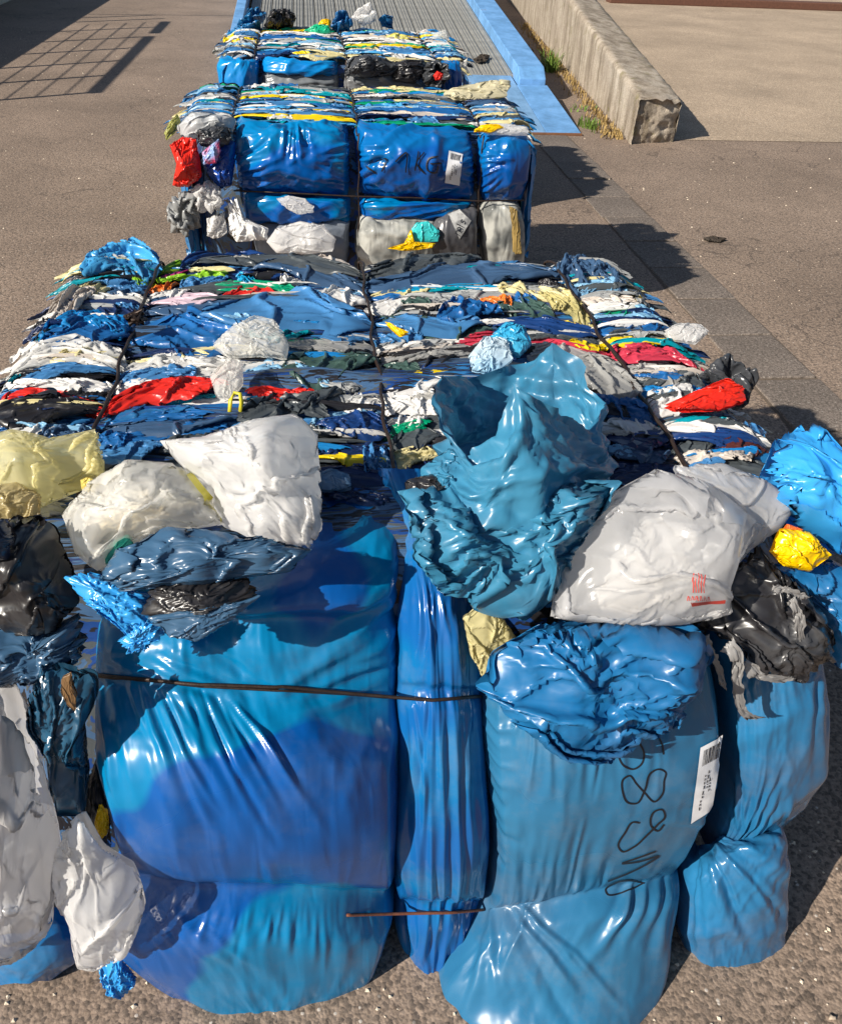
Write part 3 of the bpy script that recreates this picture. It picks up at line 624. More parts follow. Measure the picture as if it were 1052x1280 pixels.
def ribbon(name, pts2d, wpx, bvh, mat, parent, off=.0015, n=None):
    """a stroke drawn on a surface: pixel polyline, width in pixels, laid on the mesh"""
    q = spline(np.array(pts2d, float), n or max(6, len(pts2d)*5)); t = np.gradient(q, axis=0); t /= np.linalg.norm(t, axis=1, keepdims=True)+1e-9; nn = np.c_[-t[:, 1], t[:, 0]]
    L_ = [on_surf(*a, bvh, off) for a in q-nn*wpx/2]; R_ = [on_surf(*a, bvh, off) for a in q+nn*wpx/2]
    ok = [i for i in range(len(q)) if L_[i] is not None and R_[i] is not None]
    V = []; [V.extend((L_[i], R_[i])) for i in ok]
    return mesh_obj(name, V, [(2*i, 2*i+1, 2*i+3, 2*i+2) for i in range(len(ok)-1)], mat, parent)
def patch(name, quad, bvh, mat, parent, nx=6, ny=12, off=.003):
    q = np.array(quad, float); V = []
    for j in range(ny):
        for i in range(nx):
            u, v = i/(nx-1), j/(ny-1); p = (q[0]*(1-u)+q[1]*u)*(1-v) + (q[3]*(1-u)+q[2]*u)*v; V.append(on_surf(*p, bvh, off, 1))
    ref = next((v for v in V if v is not None), np.zeros(3)); V = [v if v is not None else ref for v in V]
    return mesh_obj(name, V, grid_faces(ny, nx), mat, parent)
M_WIRE = plain('baling_wire', (58, 46, 40), .5, .5, .4, 60)
M_INK = plain('marker_ink', (14, 16, 26), .5); M_PAPER = plain('label_paper', (232, 232, 235), .6, 0, .05, 30, .05); M_PRINT = plain('label_print', (40, 40, 45), .7)

# ---- nearest bale
S_ = .615; XA, XB, XC = -.472, .143, .758
r1 = empty('film_bale', (.15, 2.0, 0)); tag(r1, 'nearest and largest bale of mixed plastic film, blue bags bulging at its front', 'bale', 'pressed film bales in a row')
b1 = Bale(r1, -.74, .98, 1.33, 2.74, (XA, XB, XC))
core(b1, -.70, .98, 1.22, 2.72, 1.06, 5)
LAYERS1 = [
 # left of the left wire
 ([(97, 320), (150, 312), (206, 322)], 30, 'sky'), ([(93, 335), (165, 333)], 9, 'black'), ([(160, 334), (203, 336)], 7, 'lime'), ([(128, 341), (196, 339)], 12, 'steel'),
 ([(88, 349), (138, 347)], 13, 'cream'), ([(130, 349), (194, 348)], 10, 'slate'), ([(67, 357), (94, 356)], 9, 'lime'), ([(90, 359), (190, 356)], 8, 'white'),
 ([(100, 364), (190, 363)], 10, 'bright'), ([(118, 374), (186, 374)], 14, 'navy'), ([(54, 374), (112, 366)], 22, 'beige'), ([(56, 388), (88, 384)], 6, 'red'),
 ([(45, 398), (110, 384), (178, 388)], 24, 'bright'), ([(33, 410), (50, 404)], 14, 'teal'), ([(47, 412), (168, 408)], 17, 'blue'), ([(58, 423), (162, 424)], 10, 'black'),
 ([(62, 430), (160, 432)], 10, 'cream'), ([(4, 437), (60, 428), (155, 442)], 26, 'cwhite'), ([(0, 457), (18, 455)], 12, 'teal'), ([(20, 455), (153, 450)], 14, 'steel'),
 ([(-10, 464), (150, 463)], 13, 'white'), ([(70, 474), (148, 472)], 9, 'black'), ([(-15, 482), (60, 478), (142, 490)], 13, 'red'), ([(-15, 498), (138, 500)], 25, 'black'),
 ([(-15, 519), (80, 517)], 14, 'white'), ([(45, 526), (132, 522)], 18, 'slate'), ([(-15, 527), (18, 526)], 12, 'blue'), ([(-12, 536), (55, 534)], 12, 'cream'), ([(-15, 548), (128, 541)], 18, 'steel'), ([(-15, 566), (128, 560)], 18, 'navy'),
 # between the left and the middle wire
 ([(208, 322), (240, 307), (268, 298)], 11, 'lime'), ([(222, 320), (290, 302), (378, 302)], 17, 'dk'), ([(370, 303), (410, 311), (440, 330)], 12, 'beige'),
 ([(235, 318), (330, 314), (446, 330)], 14, 'char'), ([(310, 324), (380, 322), (448, 345)], 16, 'slate'), ([(203, 326), (238, 320)], 5, 'mag'), ([(214, 332), (288, 327)], 8, 'lime'),
 ([(200, 341), (224, 337)], 9, 'orange'), ([(220, 341), (284, 337)], 10, 'steel'), ([(292, 332), (322, 337)], 12, 'cyan'), ([(348, 335), (376, 340)], 12, 'white'), ([(198, 348), (322, 342)], 9, 'char'),
 ([(258, 347), (374, 349)], 11, 'green'), ([(372, 345), (432, 349)], 9, 'lblue'), ([(388, 360), (420, 353), (452, 362)], 18, 'white'), ([(398, 367), (456, 371)], 7, 'orange'),
 ([(195, 354), (242, 351)], 6, 'white'), ([(198, 358), (264, 355)], 7, 'slate'), ([(316, 355), (390, 358)], 9, 'blue'), ([(190, 362), (274, 359)], 8, 'pink'), ([(270, 362), (300, 355), (348, 362)], 14, 'red'),
 ([(188, 371), (330, 367)], 13, 'slate'), ([(240, 386), (350, 378), (456, 384)], 30, 'steel'), ([(290, 400), (400, 405)], 9, 'teal'), ([(355, 409), (412, 410)], 7, 'green'), ([(400, 400), (460, 400)], 16, 'steel'),
 ([(172, 410), (240, 398), (306, 402)], 30, 'blue'), ([(168, 429), (272, 428)], 9, 'cream'), ([(350, 419), (462, 416)], 16, 'cgrey'), ([(165, 440), (300, 438)], 15, 'cwhite'), ([(425, 430), (468, 427)], 12, 'black'),
 ([(156, 452), (250, 450)], 11, 'steel'), ([(350, 446), (472, 440)], 26, 'dgreen'), ([(300, 447), (330, 440), (412, 455)], 17, 'lblue'), ([(152, 462), (270, 461)], 10, 'white'), ([(150, 472), (268, 468)], 11, 'black'),
 ([(140, 490), (190, 474), (285, 482)], 22, 'red'), ([(304, 478), (404, 472)], 12, 'red'), ([(304, 486), (372, 482)], 8, 'cyan'), ([(395, 462), (478, 458)], 14, 'grey'),
 ([(135, 498), (180, 488), (250, 494)], 18, 'steel2'), ([(296, 502), (360, 490), (432, 476)], 24, 'char'), ([(428, 484), (482, 478)], 18, 'white'), ([(150, 505), (272, 500)], 11, 'blue'), ([(130, 517), (302, 508)], 17, 'slate'),
 ([(135, 530), (292, 518)], 14, 'blue'), ([(196, 542), (292, 532)], 13, 'char'), ([(384, 512), (452, 492)], 15, 'lblue'), ([(392, 526), (482, 504)], 22, 'dk'), ([(128, 546), (205, 548)], 22, 'steel'), ([(395, 541), (478, 538)], 13, 'navy'),
 ([(385, 561), (430, 552), (474, 548)], 16, 'yellow'), ([(452, 560), (500, 552)], 24, 'steel'), ([(388, 574), (502, 572)], 15, 'navy'), ([(392, 592), (500, 590)], 20, 'navy'), ([(130, 572), (300, 562)], 20, 'char'), ([(290, 550), (395, 545)], 22, 'slate'),
 # between the middle and the right wire
 ([(450, 322), (520, 312), (606, 312)], 16, 'char'), ([(448, 338), (570, 324), (692, 336)], 19, 'slate'), ([(452, 351), (560, 342), (650, 339)], 6, 'cyan'), ([(454, 352), (548, 347)], 6, 'cream'), ([(455, 356), (502, 353)], 7, 'blue'),
 ([(500, 356), (692, 346)], 9, 'grey'), ([(618, 348), (706, 352)], 11, 'cream'), ([(452, 367), (524, 360)], 12, 'white'), ([(520, 363), (604, 354)], 9, 'grey'), ([(464, 379), (516, 371)], 18, 'dgreen'), ([(512, 377), (562, 370)], 12, 'black'),
 ([(545, 382), (590, 370), (628, 378)], 20, 'blue'), ([(602, 365), (642, 361)], 9, 'orange'), ([(638, 358), (674, 361)], 9, 'blue'), ([(618, 377), (650, 371), (694, 376)], 17, 'dgreen'), ([(680, 364), (725, 378)], 20, 'ccream'),
 ([(640, 384), (748, 390)], 8, 'yellow'), ([(454, 389), (604, 386)], 15, 'steel'), ([(460, 403), (532, 401)], 15, 'steel'), ([(505, 392), (560, 395), (622, 398)], 17, 'dgreen'), ([(618, 393), (742, 393)], 11, 'dk'), ([(636, 403), (742, 400)], 10, 'char'),
 ([(468, 416), (562, 411)], 11, 'grey'), ([(465, 424), (572, 419)], 10, 'beige'), ([(530, 419), (640, 415)], 14, 'cgrey'), ([(564, 405), (660, 412), (774, 428)], 15, 'crim'), ([(712, 409), (770, 414)], 12, 'yellow'),
 ([(478, 429), (602, 425)], 12, 'cgrey'), ([(468, 440), (582, 433)], 14, 'black'), ([(474, 447), (540, 444), (580, 440)], 15, 'yellow'), ([(478, 457), (534, 452)], 14, 'char'), ([(478, 470), (562, 461)], 18, 'white'), ([(545, 464), (602, 462)], 12, 'dk'),
 ([(655, 424), (720, 432), (790, 442)], 20, 'clear'), ([(690, 448), (790, 458)], 14, 'beige'), ([(690, 466), (750, 458), (806, 474)], 34, 'cgrey'), ([(478, 488), (548, 482)], 20, 'white'), ([(735, 494), (818, 500)], 20, 'blue'), ([(763, 508), (828, 514)], 12, 'white'),
 ([(755, 526), (834, 528)], 18, 'navy'), ([(755, 546), (842, 548)], 18, 'slate'), ([(755, 566), (852, 566)], 18, 'navy'), ([(478, 506), (538, 503)], 17, 'white'), ([(465, 518), (542, 512)], 10, 'green'), ([(488, 532), (552, 528)], 17, 'char'), ([(500, 550), (556, 546)], 16, 'cream'), ([(500, 572), (560, 566)], 18, 'navy'),
 ([(560, 480), (700, 484)], 20, 'slate'), ([(560, 505), (740, 512)], 22, 'navy'), ([(560, 535), (750, 540)], 24, 'steel2'), ([(560, 568), (750, 572)], 24, 'navy'),
 # right of the right wire
 ([(694, 345), (735, 326), (776, 338)], 28, 'slate'), ([(672, 334), (702, 338)], 12, 'black'), ([(704, 349), (792, 344)], 9, 'lblue'), ([(786, 346), (804, 342)], 14, 'yellow'), ([(712, 357), (806, 353)], 10, 'grey'), ([(798, 358), (818, 354)], 18, 'grey'),
 ([(718, 364), (802, 362)], 9, 'beige'), ([(724, 371), (816, 369)], 7, 'white'), ([(730, 379), (808, 374)], 10, 'green'), ([(804, 377), (824, 375)], 9, 'blue'), ([(820, 380), (862, 373)], 17, 'char'), ([(738, 385), (844, 383)], 8, 'lblue'),
 ([(744, 393), (862, 393)], 16, 'blue'), ([(748, 403), (864, 404)], 11, 'char'), ([(745, 406), (812, 409)], 8, 'cream'), ([(766, 413), (852, 412)], 9, 'yellow'), ([(768, 426), (830, 428), (888, 446)], 18, 'crim'), ([(778, 442), (874, 452)], 17, 'clear'),
 ([(812, 453), (862, 456)], 10, 'blue'), ([(798, 463), (890, 460)], 14, 'char'), ([(818, 472), (888, 470)], 12, 'bright'), ([(818, 492), (845, 484), (874, 475)], 20, 'white'), ([(932, 507), (972, 500)], 14, 'steel'), ([(828, 516), (976, 520)], 13, 'white'),
 ([(830, 527), (972, 531)], 17, 'dk'), ([(900, 536), (968, 546)], 16, 'brown'), ([(848, 541), (908, 537)], 10, 'char'), ([(858, 552), (952, 556)], 13, 'beige'), ([(866, 566), (962, 572)], 17, 'steel2'), ([(850, 586), (964, 592)], 20, 'slate'), ([(960, 540), (985, 536)], 9, 'yellow'),
]
for pl, t, c in LAYERS1:
    big = t > 19
    px_layer(b1, pl, t, c, lift=.012 if big else 0, crump=.12 if (big and c in ('bright', 'black', 'blue', 'lblue', 'dgreen', 'char')) else None, bulge=.8 if big else 1)
# filler folds between and under the listed ones
fil = random.Random(77); ed = [b1.x0-.02, XA, XB, XC, b1.x1+.06]
for q in range(4):
    y = 2.72
    while y > 1.36:
        w = fil.uniform(.025, .045); ex0 = fil.uniform(-.05, .05) if q == 0 else 0; ex1 = fil.uniform(-.07, .06) if q == 3 else 0
        layer(b1, [(ed[q]+ex0, y), ((ed[q]+ed[q+1])/2, y+fil.uniform(-.01, .01)), (ed[q+1]+ex1, y)], w*1.2, fil.choice(['navy', 'slate', 'steel', 'blue', 'char', 'white', 'steel2', 'black', 'grey', 'dk']), lift=-.014)
        y -= w*1.05
side_layers(b1, 501, ['steel', 'blue', 'steel2', 'slate', 'navy', 'grey', 'white', 'char', 'cream', 'bright', 'black', 'lblue', 'dk', 'cwhite', 'red', 'teal'], (.03, .06))
slivers(b1, 100, 401, ['white', 'cwhite', 'black', 'lblue', 'steel', 'cream', 'navy', 'grey', 'bright', 'white', 'char', 'teal', 'beige'])
crumples(b1, 20, 402, ['cwhite', 'steel', 'char', 'lblue', 'blue', 'white', 'dgreen', 'black', 'clear', 'bright'])
# wires over the top
def strap(b, xs, y0, y1, zf, drop0, drop1, name='baling_wire', r=.0045):
    pts = [(xs, y0, z) for z in drop0] if drop0 else []
    for y in np.linspace(y0+.02, y1, 40): pts.append((xs+.004*math.sin(y*17+xs*9)+.003*math.sin(y*41), y, float(b.ztop(np.array(xs), np.array(y)))+zf+.004*math.sin(y*23+xs)))
    pts += [(xs, y1+.02, z) for z in drop1]
    return tube(name, pts, r, M_WIRE, b.root)
for xs in (XA, XB, XC): strap(b1, xs, 1.36, 2.74, .030, (), (1.0, .7, .4, .1))
kn = at_z(170, 408, 1.12); rk = random.Random(3)
tube('wire_knot', [kn+np.array([.022*math.cos(i*1.9)*rk.uniform(.5, 1.3), .024*math.sin(i*2.3)*rk.uniform(.5, 1.3), .012+.02*rk.random()]) for i in range(26)], .0055, M_WIRE, r1)

# the bags bulging out of the front
def two_tone(c1, c2, blob, rough=.26):
    """thin glossy film with another bag showing through it in large soft-edged patches"""
    m = film(c1, c2, rough, .04, 1, .12, 16, (1, 1, .35), 0, 2.4, .03, key=str(blob)); return m
M_F1 = film((0, 116, 166), (2, 80, 154), .25, .03, 1, .28, 34, (1.6, 1, .16), 0, 1.6, .008, key='f1', dust=.22)
M_F2 = film((18, 88, 154), (12, 108, 164), .18, .03, 1, .4, 30, (1.6, 1, .1), 0, 5, .1, dust=.35)
M_F3 = film((44, 108, 146), (38, 98, 138), .26, .03, 1, .18, 22, (1.6, 1, .12), 0, 3, .2, dust=.4)
M_F4 = film((40, 112, 156), (34, 98, 144), .22, .03, 1, .3, 22, (1.4, 1, .3), 0, 3, .2, dust=.35)
f1, F1 = front_bag('bulging_bag', [(350, 612, 470, 594, 1.47), (300, 640, 492, 606, 1.41), (215, 700, 508, 640, 1.31), (122, 770, 512, 725, 1.15), (100, 850, 513, 874, 1.08), (105, 950, 514, 965, .96), (124, 1060, 511, 1065, .92), (146, 1118, 508, 1142, .955), (122, 1190, 502, 1185, .915), (170, 1238, 480, 1225, .92), (250, 1272, 420, 1268, .925)],
    .07, M_F1, r1, 210, 260, lines=fan(1, 26, (112, 858), (300, 868), (.22, 1), (.7, 1), (90, 230), .0042) + fan(2, 14, (110, 838), (260, 800), (1, .25), (1, .6), (60, 150), .0035) + fan(3, 16, (500, 700), (500, 860), (-1, .75), (-1, .35), (70, 190), .0045, 3) + fan(4, 22, (260, 1146), (492, 1146), (-.3, 1), (.2, 1), (25, 80), .003) + fan(5, 12, (150, 1120), (240, 1146), (.5, 1), (1, .7), (50, 130), .004) + fan(6, 8, (112, 880), (125, 1000), (.15, 1), (.3, 1), (100, 200), .004), gathers=((.365, .10, 18, .004, 1.0, .1), (.34, .10, 20, .003, -1.0, .8)), diag=.004, seed=21, pinch=((.355, .018, .03), (.765, .018, .035)))
tag(f1, 'large glossy blue bag with cyan patches, left in the front of the bale')
f2, F2 = front_bag('bulging_bag', [(462, 585, 560, 585, 1.44), (478, 625, 575, 630, 1.36), (490, 690, 588, 700, 1.24), (496, 760, 598, 770, 1.15), (496, 872, 608, 880, 1.08), (490, 980, 616, 985, 1.01), (488, 1080, 620, 1080, .98), (493, 1136, 612, 1138, .99), (495, 1180, 592, 1185, .99), (510, 1215, 575, 1218, .975), (530, 1240, 545, 1238, .96)],
    .06, M_F2, r1, 110, 220, lines=fan(11, 16, (506, 720), (590, 760), (.0, 1), (.1, 1), (80, 220), .004, 2) + fan(12, 14, (502, 880), (598, 884), (-.02, 1), (.04, 1), (90, 260), .004, 2.2) + fan(13, 12, (505, 1130), (600, 1130), (.02, -1), (0, -1), (50, 160), .0035, 2) + fan(14, 12, (500, 1142), (600, 1142), (.1, 1), (-.5, 1), (30, 90), .005, 2.4), gathers=((.45, .3, 9, .005, .3, .5), (.84, .2, 9, .006, .5, .5)), ex=1.02, seed=33, pinch=((.455, .015, .015), (.845, .02, .03)))
tag(f2, 'narrow pleated blue bag squeezed between the two wide ones')
f3, F3 = front_bag('bulging_bag', [(610, 830, 890, 800, 1.10), (602, 880, 905, 850, 1.05), (603, 960, 918, 930, .985), (612, 1040, 910, 1000, .955), (612, 1100, 880, 1060, .96), (604, 1138, 862, 1092, .985), (572, 1185, 866, 1130, .945), (540, 1238, 860, 1180, .895), (540, 1275, 852, 1225, .855), (560, 1315, 830, 1275, .80)],
    .055, M_F3, r1, 190, 240, lines=fan(21, 18, (610, 880), (850, 890), (.02, 1), (-.02, 1), (25, 130), .003, 2) + fan(22, 16, (612, 1146), (650, 1140), (-.35, 1), (1.1, 1), (60, 190), .006, 3) + fan(23, 12, (862, 1096), (780, 1120), (-.1, 1), (-.7, 1), (50, 120), .005, 3) + fan(24, 14, (610, 1136), (760, 1120), (.1, -1), (.25, -1), (30, 110), .003, 2.2) + fan(25, 8, (905, 960), (900, 1060), (-1, .15), (-1, -.1), (25, 70), .003, 2.2) + fan(26, 9, (608, 900), (614, 1090), (1, -.1), (.8, .5), (20, 60), .0035, 2.4), gathers=((.18, .1, 14, .004, .2, .4), (.66, .25, 14, .007, 1.6, .2)), ex=1.012, seed=45, pinch=((.635, .03, .022),), rel=.10)
tag(f3, 'steel blue bag with a marker number and a barcode label')
f4, F4 = front_bag('bulging_bag', [(895, 800, 1010, 790, 1.16), (905, 860, 1040, 840, 1.08), (908, 940, 1046, 920, 1.03), (904, 1000, 1030, 985, 1.03), (890, 1050, 990, 1030, 1.06), (880, 1062, 960, 1048, 1.09)],
    .06, M_F4, r1, 130, 150, lines=fan(31, 12, (910, 1040), (980, 1030), (-.1, -1), (.3, -1), (30, 110), .004, 2.4) + fan(32, 7, (1015, 830), (1035, 860), (.02, 1), (-.1, 1), (80, 150), .005, 3) + fan(33, 6, (912, 860), (930, 850), (0, 1), (.1, 1), (60, 140), .003, 2.2), gathers=((.95, .25, 16, .012, .8, .3), (.1, .2, 12, .006, .2, .5)), seed=57, rel=.2)
tag(f4, 'smooth blue bag rounding the right corner of the bale')
f5, F5 = front_bag('bulging_bag', [(868, 1060, 930, 1040, 1.08), (858, 1090, 985, 1045, 1.02), (852, 1140, 994, 1100, .97), (850, 1190, 992, 1160, .94), (858, 1228, 985, 1205, .925), (880, 1240, 950, 1226, .93)],
    .05, M_F4, r1, 130, 130, lines=fan(41, 20, (872, 1066), (900, 1052), (-.1, 1), (1, .8), (50, 150), .005, 2.4) + fan(42, 10, (990, 1080), (960, 1050), (-.4, 1), (-.8, .8), (40, 90), .004, 2.4), gathers=((.02, .45, 9, .006, 1.6, .05),), seed=61, rel=.3)
tag(f5, 'creased light blue bag bulging out low on the right')
f6, F6 = front_bag('bulging_bag', [(-4, 1130, 90, 1135, 1.06), (-14, 1170, 112, 1165, 1.03), (-16, 1205, 108, 1200, 1.01), (-6, 1232, 70, 1226, 1.01)], .05, M_F2, r1, 60, 50, gathers=((.1, .3, 10, .006, .3, .5),), ex=1.03, seed=67)
tag(f6, 'dark blue bag low in the left corner of the bale')
# wires across the front
B1, B2, B3 = bvh_of(f1), bvh_of(f2), bvh_of(f3)
M_RUST = plain('rusty_wire', (128, 78, 56), .6, .3, .3, 60)
def front_wire(pts, bv, r=.0042, n=60, mat=None):
    q = spline(np.array(pts, float), n); out = []
    for a in q:
        for b_ in bv:
            h = on_surf(a[0], a[1], b_, .004)
            if h is not None: out.append(h); break
    out = np.array(out)
    for _ in range(120): out[1:-1] = np.where((out[1:-1, 1] > .5*(out[:-2, 1]+out[2:, 1]))[:, None], .5*(out[:-2]+out[2:]), out[1:-1])
    return tube('baling_wire', out, r, mat or M_WIRE, r1)
front_wire([(112, 842), (180, 848), (300, 858), (420, 862), (470, 874), (520, 876), (598, 871)], (B1, B2), .0034)
front_wire([(114, 845), (200, 851), (300, 861), (420, 865), (468, 870), (505, 873)], (B1, B2), .0024)
front_wire([(432, 1144), (470, 1143), (500, 1141), (560, 1140), (606, 1138)], (B1, B2, B3), .0035, 40, M_RUST)
# marker number, label
def zs(pts, ox=740, oy=880, k=4.925): return [(ox+a/k, oy+b/k) for a, b in pts]
INK = [[(145, 250), (160, 320), (200, 385), (250, 400), (300, 370), (318, 300), (290, 240)], [(290, 170), (340, 165), (400, 200), (430, 260), (435, 310)],
       [(440, 470), (450, 420), (410, 400), (360, 420), (320, 530), (270, 610), (215, 605), (185, 540), (190, 460), (225, 440), (270, 490), (320, 545), (380, 600), (430, 550), (440, 470)],
       [(290, 730), (250, 725), (200, 790), (160, 880), (180, 905), (250, 880), (340, 800), (400, 740), (445, 690), (430, 650), (380, 660), (355, 710), (360, 750), (400, 780), (440, 740)],
       [(390, 905), (280, 945), (180, 980), (280, 970), (410, 935), (340, 980), (220, 1040), (95, 1090)], [(320, 1105), (240, 1085), (130, 1105), (80, 1145), (90, 1172), (160, 1170), (240, 1140), (310, 1105)]]
for st in INK: ribbon('marker_stroke', zs(st), 2.2, B3, M_INK, r1)
lb = patch('barcode_label', [(874, 934), (903, 919), (888, 1012), (862, 1029)], B3, M_PAPER, r1, 8, 16); tag(lb, 'white barcode label stuck beside the marker number')
q = np.array([(874, 934), (903, 919), (888, 1012), (862, 1029)], float)
def lab(u, v, Q): return (Q[0]*(1-u)+Q[1]*u)*(1-v)+(Q[3]*(1-u)+Q[2]*u)*v
def label_print(Q, bv, parent, seed, off=.0042):
    rg = random.Random(seed); u = .15
    while u < .86:
        w = rg.choice([.018, .03, .05]); a = [lab(u, .06, Q), lab(u+w, .06, Q), lab(u+w, .27, Q), lab(u, .27, Q)]; patch('barcode_bar', a, bv, M_PRINT, parent, 2, 4, off); u += w+rg.choice([.02, .035])
    for (u0, v0, v1) in ((.36, .42, .70), (.62, .5, .66), (.3, .74, .86), (.5, .38, .6)):
        v = v0
        while v < v1:
            l = rg.uniform(.02, .05); patch('label_text', [lab(u0, v, Q), lab(u0+.05, v, Q), lab(u0+.05, v+l, Q), lab(u0, v+l, Q)], bv, M_PRINT, parent, 2, 2, off); v += l+.015
label_print(q, B3, lb, 4)

# ---- loose bags spilling over the nearest bale
def thing(o, label, cat='bag'): return tag(o, label, cat)
MILK = film((232, 232, 233), (218, 218, 220), .16, .55, .60, .18, 9, (1, 1, 1), .1, 5, .3, key='milk')
CLR = film((248, 247, 243), (238, 236, 230), .15, .5, .5, .8, 28, (1, 1, 1), .5, 6, .3, key='clr')
WHT = film((248, 247, 246), (240, 239, 238), .18, .5, .70, .6, 30, (1, 1, 1), .4, 6, .3, key='wht')
PYEL = film((248, 243, 205), (242, 233, 178), .2, .58, .58, .3, 12, (1, 1, 1), .2, 6, .3, key='py')
GREYT = film((214, 213, 214), (200, 199, 200), .2, .5, .72, .15, 8, (1, 1, 1), .1, 4, .3, key='gt')
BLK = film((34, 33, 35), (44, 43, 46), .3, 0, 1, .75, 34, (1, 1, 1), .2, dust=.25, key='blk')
TEAL = film((60, 130, 164), (50, 116, 150), .29, .14, 1, .75, 34, (1, 1, 1), .2, 5, .2, dust=.25, key='teal')
SLB = film((62, 96, 126), (48, 78, 108), .26, .03, 1, .75, 34, (1, 1, 1), .2, dust=.25, key='slb')
LTB = film((62, 162, 226), (40, 140, 212), .24, .12, 1, .15, 12, (1, 1, 1), .15, key='ltb')
BLU = film((32, 110, 162), (26, 96, 150), .29, .12, 1, .75, 34, (1, 1, 1), .2, dust=.25, key='blu')
YEL = film((246, 206, 0), (226, 180, 0), .26, .15, 1, .3, 20, (1, 1, 1), .2, key='yel')
REDF = film((232, 52, 34), (214, 36, 26), .28, .15, 1, .3, 20, (1, 1, 1), .2, key='red')
CHB = film((66, 68, 72), (52, 54, 58), .26, .02, 1, .75, 34, (1, 1, 1), .2, dust=.25, key='chb')

THIN += [MILK, WHT, CLR, PYEL, GREYT]
def mouth_bag(name, rings, mat, n=64, m=44, ex=1.08, seed=1, kt=.03):
    """an open bag: closed rings of (px, py, Y), first at the mouth"""
    G = []
    for rg_ in rings:
        q = np.array(rg_, float); w = at_y(q[:, 0], q[:, 1], q[:, 2]); w = np.vstack([w, w[:1]]); G.append(w)
    A = []
    for w in G:
        pad = np.vstack([w[-3:-1], w, w[1:3]]); d = np.r_[0, np.cumsum(np.linalg.norm(np.diff(pad, axis=0), axis=1)+1e-6)]
        t = np.linspace(d[2], d[-3], n); A.append(np.stack([np.interp(t, d, pad[:, k]) for k in range(3)], -1))
    A = np.array(A); Pm = np.stack([spline(A[:, i], m) for i in range(n)], 0)     # (n,m,3)
    Pm[-1] = Pm[0]; P = Pm; uu = np.linspace(0, 2, n)[:, None]; vv = np.linspace(0, 1, m)[None]
    h = .20*relief('stiff', uu, vv*.9, 1) + .12*relief('long', uu*1.5+.3, vv*1.2, 2); h[-1] = h[0]; P = P + normals(P)*h[..., None]; e = .5*(P[0]+P[-1]); P[0] = e; P[-1] = e
    o = mesh_obj(name, P, grid_faces(n, m), mat); return o
tb = mouth_bag('plastic_bag', [
    [(690, 428, 1.60), (712, 440, 1.58), (745, 505, 1.46), (735, 540, 1.36), (690, 510, 1.26), (655, 490, 1.25), (640, 478, 1.26), (625, 545, 1.24), (590, 575, 1.24), (555, 540, 1.30), (535, 498, 1.36), (548, 470, 1.46), (600, 470, 1.56), (650, 450, 1.62)],
    [(690, 470, 1.56), (722, 490, 1.52), (765, 560, 1.40), (745, 590, 1.28), (700, 580, 1.19), (660, 570, 1.17), (640, 565, 1.17), (620, 590, 1.16), (590, 605, 1.18), (565, 585, 1.26), (560, 550, 1.34), (570, 530, 1.44), (610, 520, 1.52), (650, 500, 1.56)],
    [(690, 560, 1.46), (725, 575, 1.42), (755, 610, 1.34), (740, 640, 1.24), (700, 650, 1.15), (660, 655, 1.13), (640, 655, 1.13), (600, 650, 1.14), (570, 640, 1.18), (550, 620, 1.24), (550, 600, 1.32), (580, 590, 1.38), (620, 580, 1.44), (650, 570, 1.46)],
    [(690, 640, 1.40), (715, 640, 1.36), (730, 650, 1.3), (720, 670, 1.24), (690, 680, 1.2), (660, 685, 1.2), (640, 685, 1.2), (610, 680, 1.2), (590, 670, 1.22), (580, 655, 1.26), (590, 640, 1.32), (610, 630, 1.36), (640, 630, 1.4), (660, 630, 1.4)]],
    TEAL, 130, 80)
thing(tb, 'tall crumpled teal blue bag standing open at the middle of the nearest bale')
o = bag('plastic_bag', [(498, 612), (560, 590), (640, 600), (720, 595), (772, 600), (748, 655), (716, 690), (702, 745), (660, 778), (612, 772), (548, 740), (514, 700)], (620, 690, 1.16), 52, .10, TEAL, 1.38, 54, .02, .5)
thing(o, 'heavily creased teal blue bag draped over the front edge below the open teal bag')
o = bag('plastic_bag', [(525, 585), (560, 560), (600, 575), (610, 615), (570, 630), (530, 620)], (565, 595, 1.28), 50, .06, TEAL, 1.3, 30, .02, .5); thing(o, 'small crumpled blue-green bag left of the open teal bag')
o = bag('plastic_bag', [(505, 600), (540, 592), (572, 610), (570, 632), (530, 636), (508, 622)], (540, 615, 1.25), 55, .035, BLK, 1.25, 24); thing(o, 'small black crumpled bag between the two glossy blue bulges and the teal bag')
# big milky bag
wr = empty('plastic_bag', tuple(at_y(800., 740., 1.2))); tag(wr, 'big milky translucent bag with red print on the right of the nearest bale', 'bag')
wb = bag('body', [(688, 772), (698, 715), (728, 660), (770, 615), (828, 584), (880, 598), (930, 640), (918, 690), (906, 735), (907, 768), (850, 780), (760, 784)], (800, 700, 1.13), 55, .13, MILK, 1.10, 30, .02, .35, wr, soft=2)
bag('corner', [(840, 582), (900, 577), (960, 602), (992, 630), (972, 662), (930, 692), (905, 722), (870, 660)], (915, 640, 1.22), 55, .05, MILK, 1.10, 26, .02, .35, wr, soft=2)
bag('contents', [(715, 765), (740, 690), (800, 640), (870, 650), (890, 720), (860, 765), (780, 772)], (800, 710, 1.17), 55, .07, film((250, 249, 247), (236, 230, 220), .4, .1, 1, .3, 14, key='in'), 1.2, 30, parent=wr)
bw = bvh_of(wb); M_RED = plain('red_print', (205, 70, 60), .5)
for k in range(5): ribbon('print_bar', [(866+k*3.4, 716+abs(k-2)*1.2), (865+k*3.4, 740)], 1.3, bw, M_RED, wr, .003, 5)
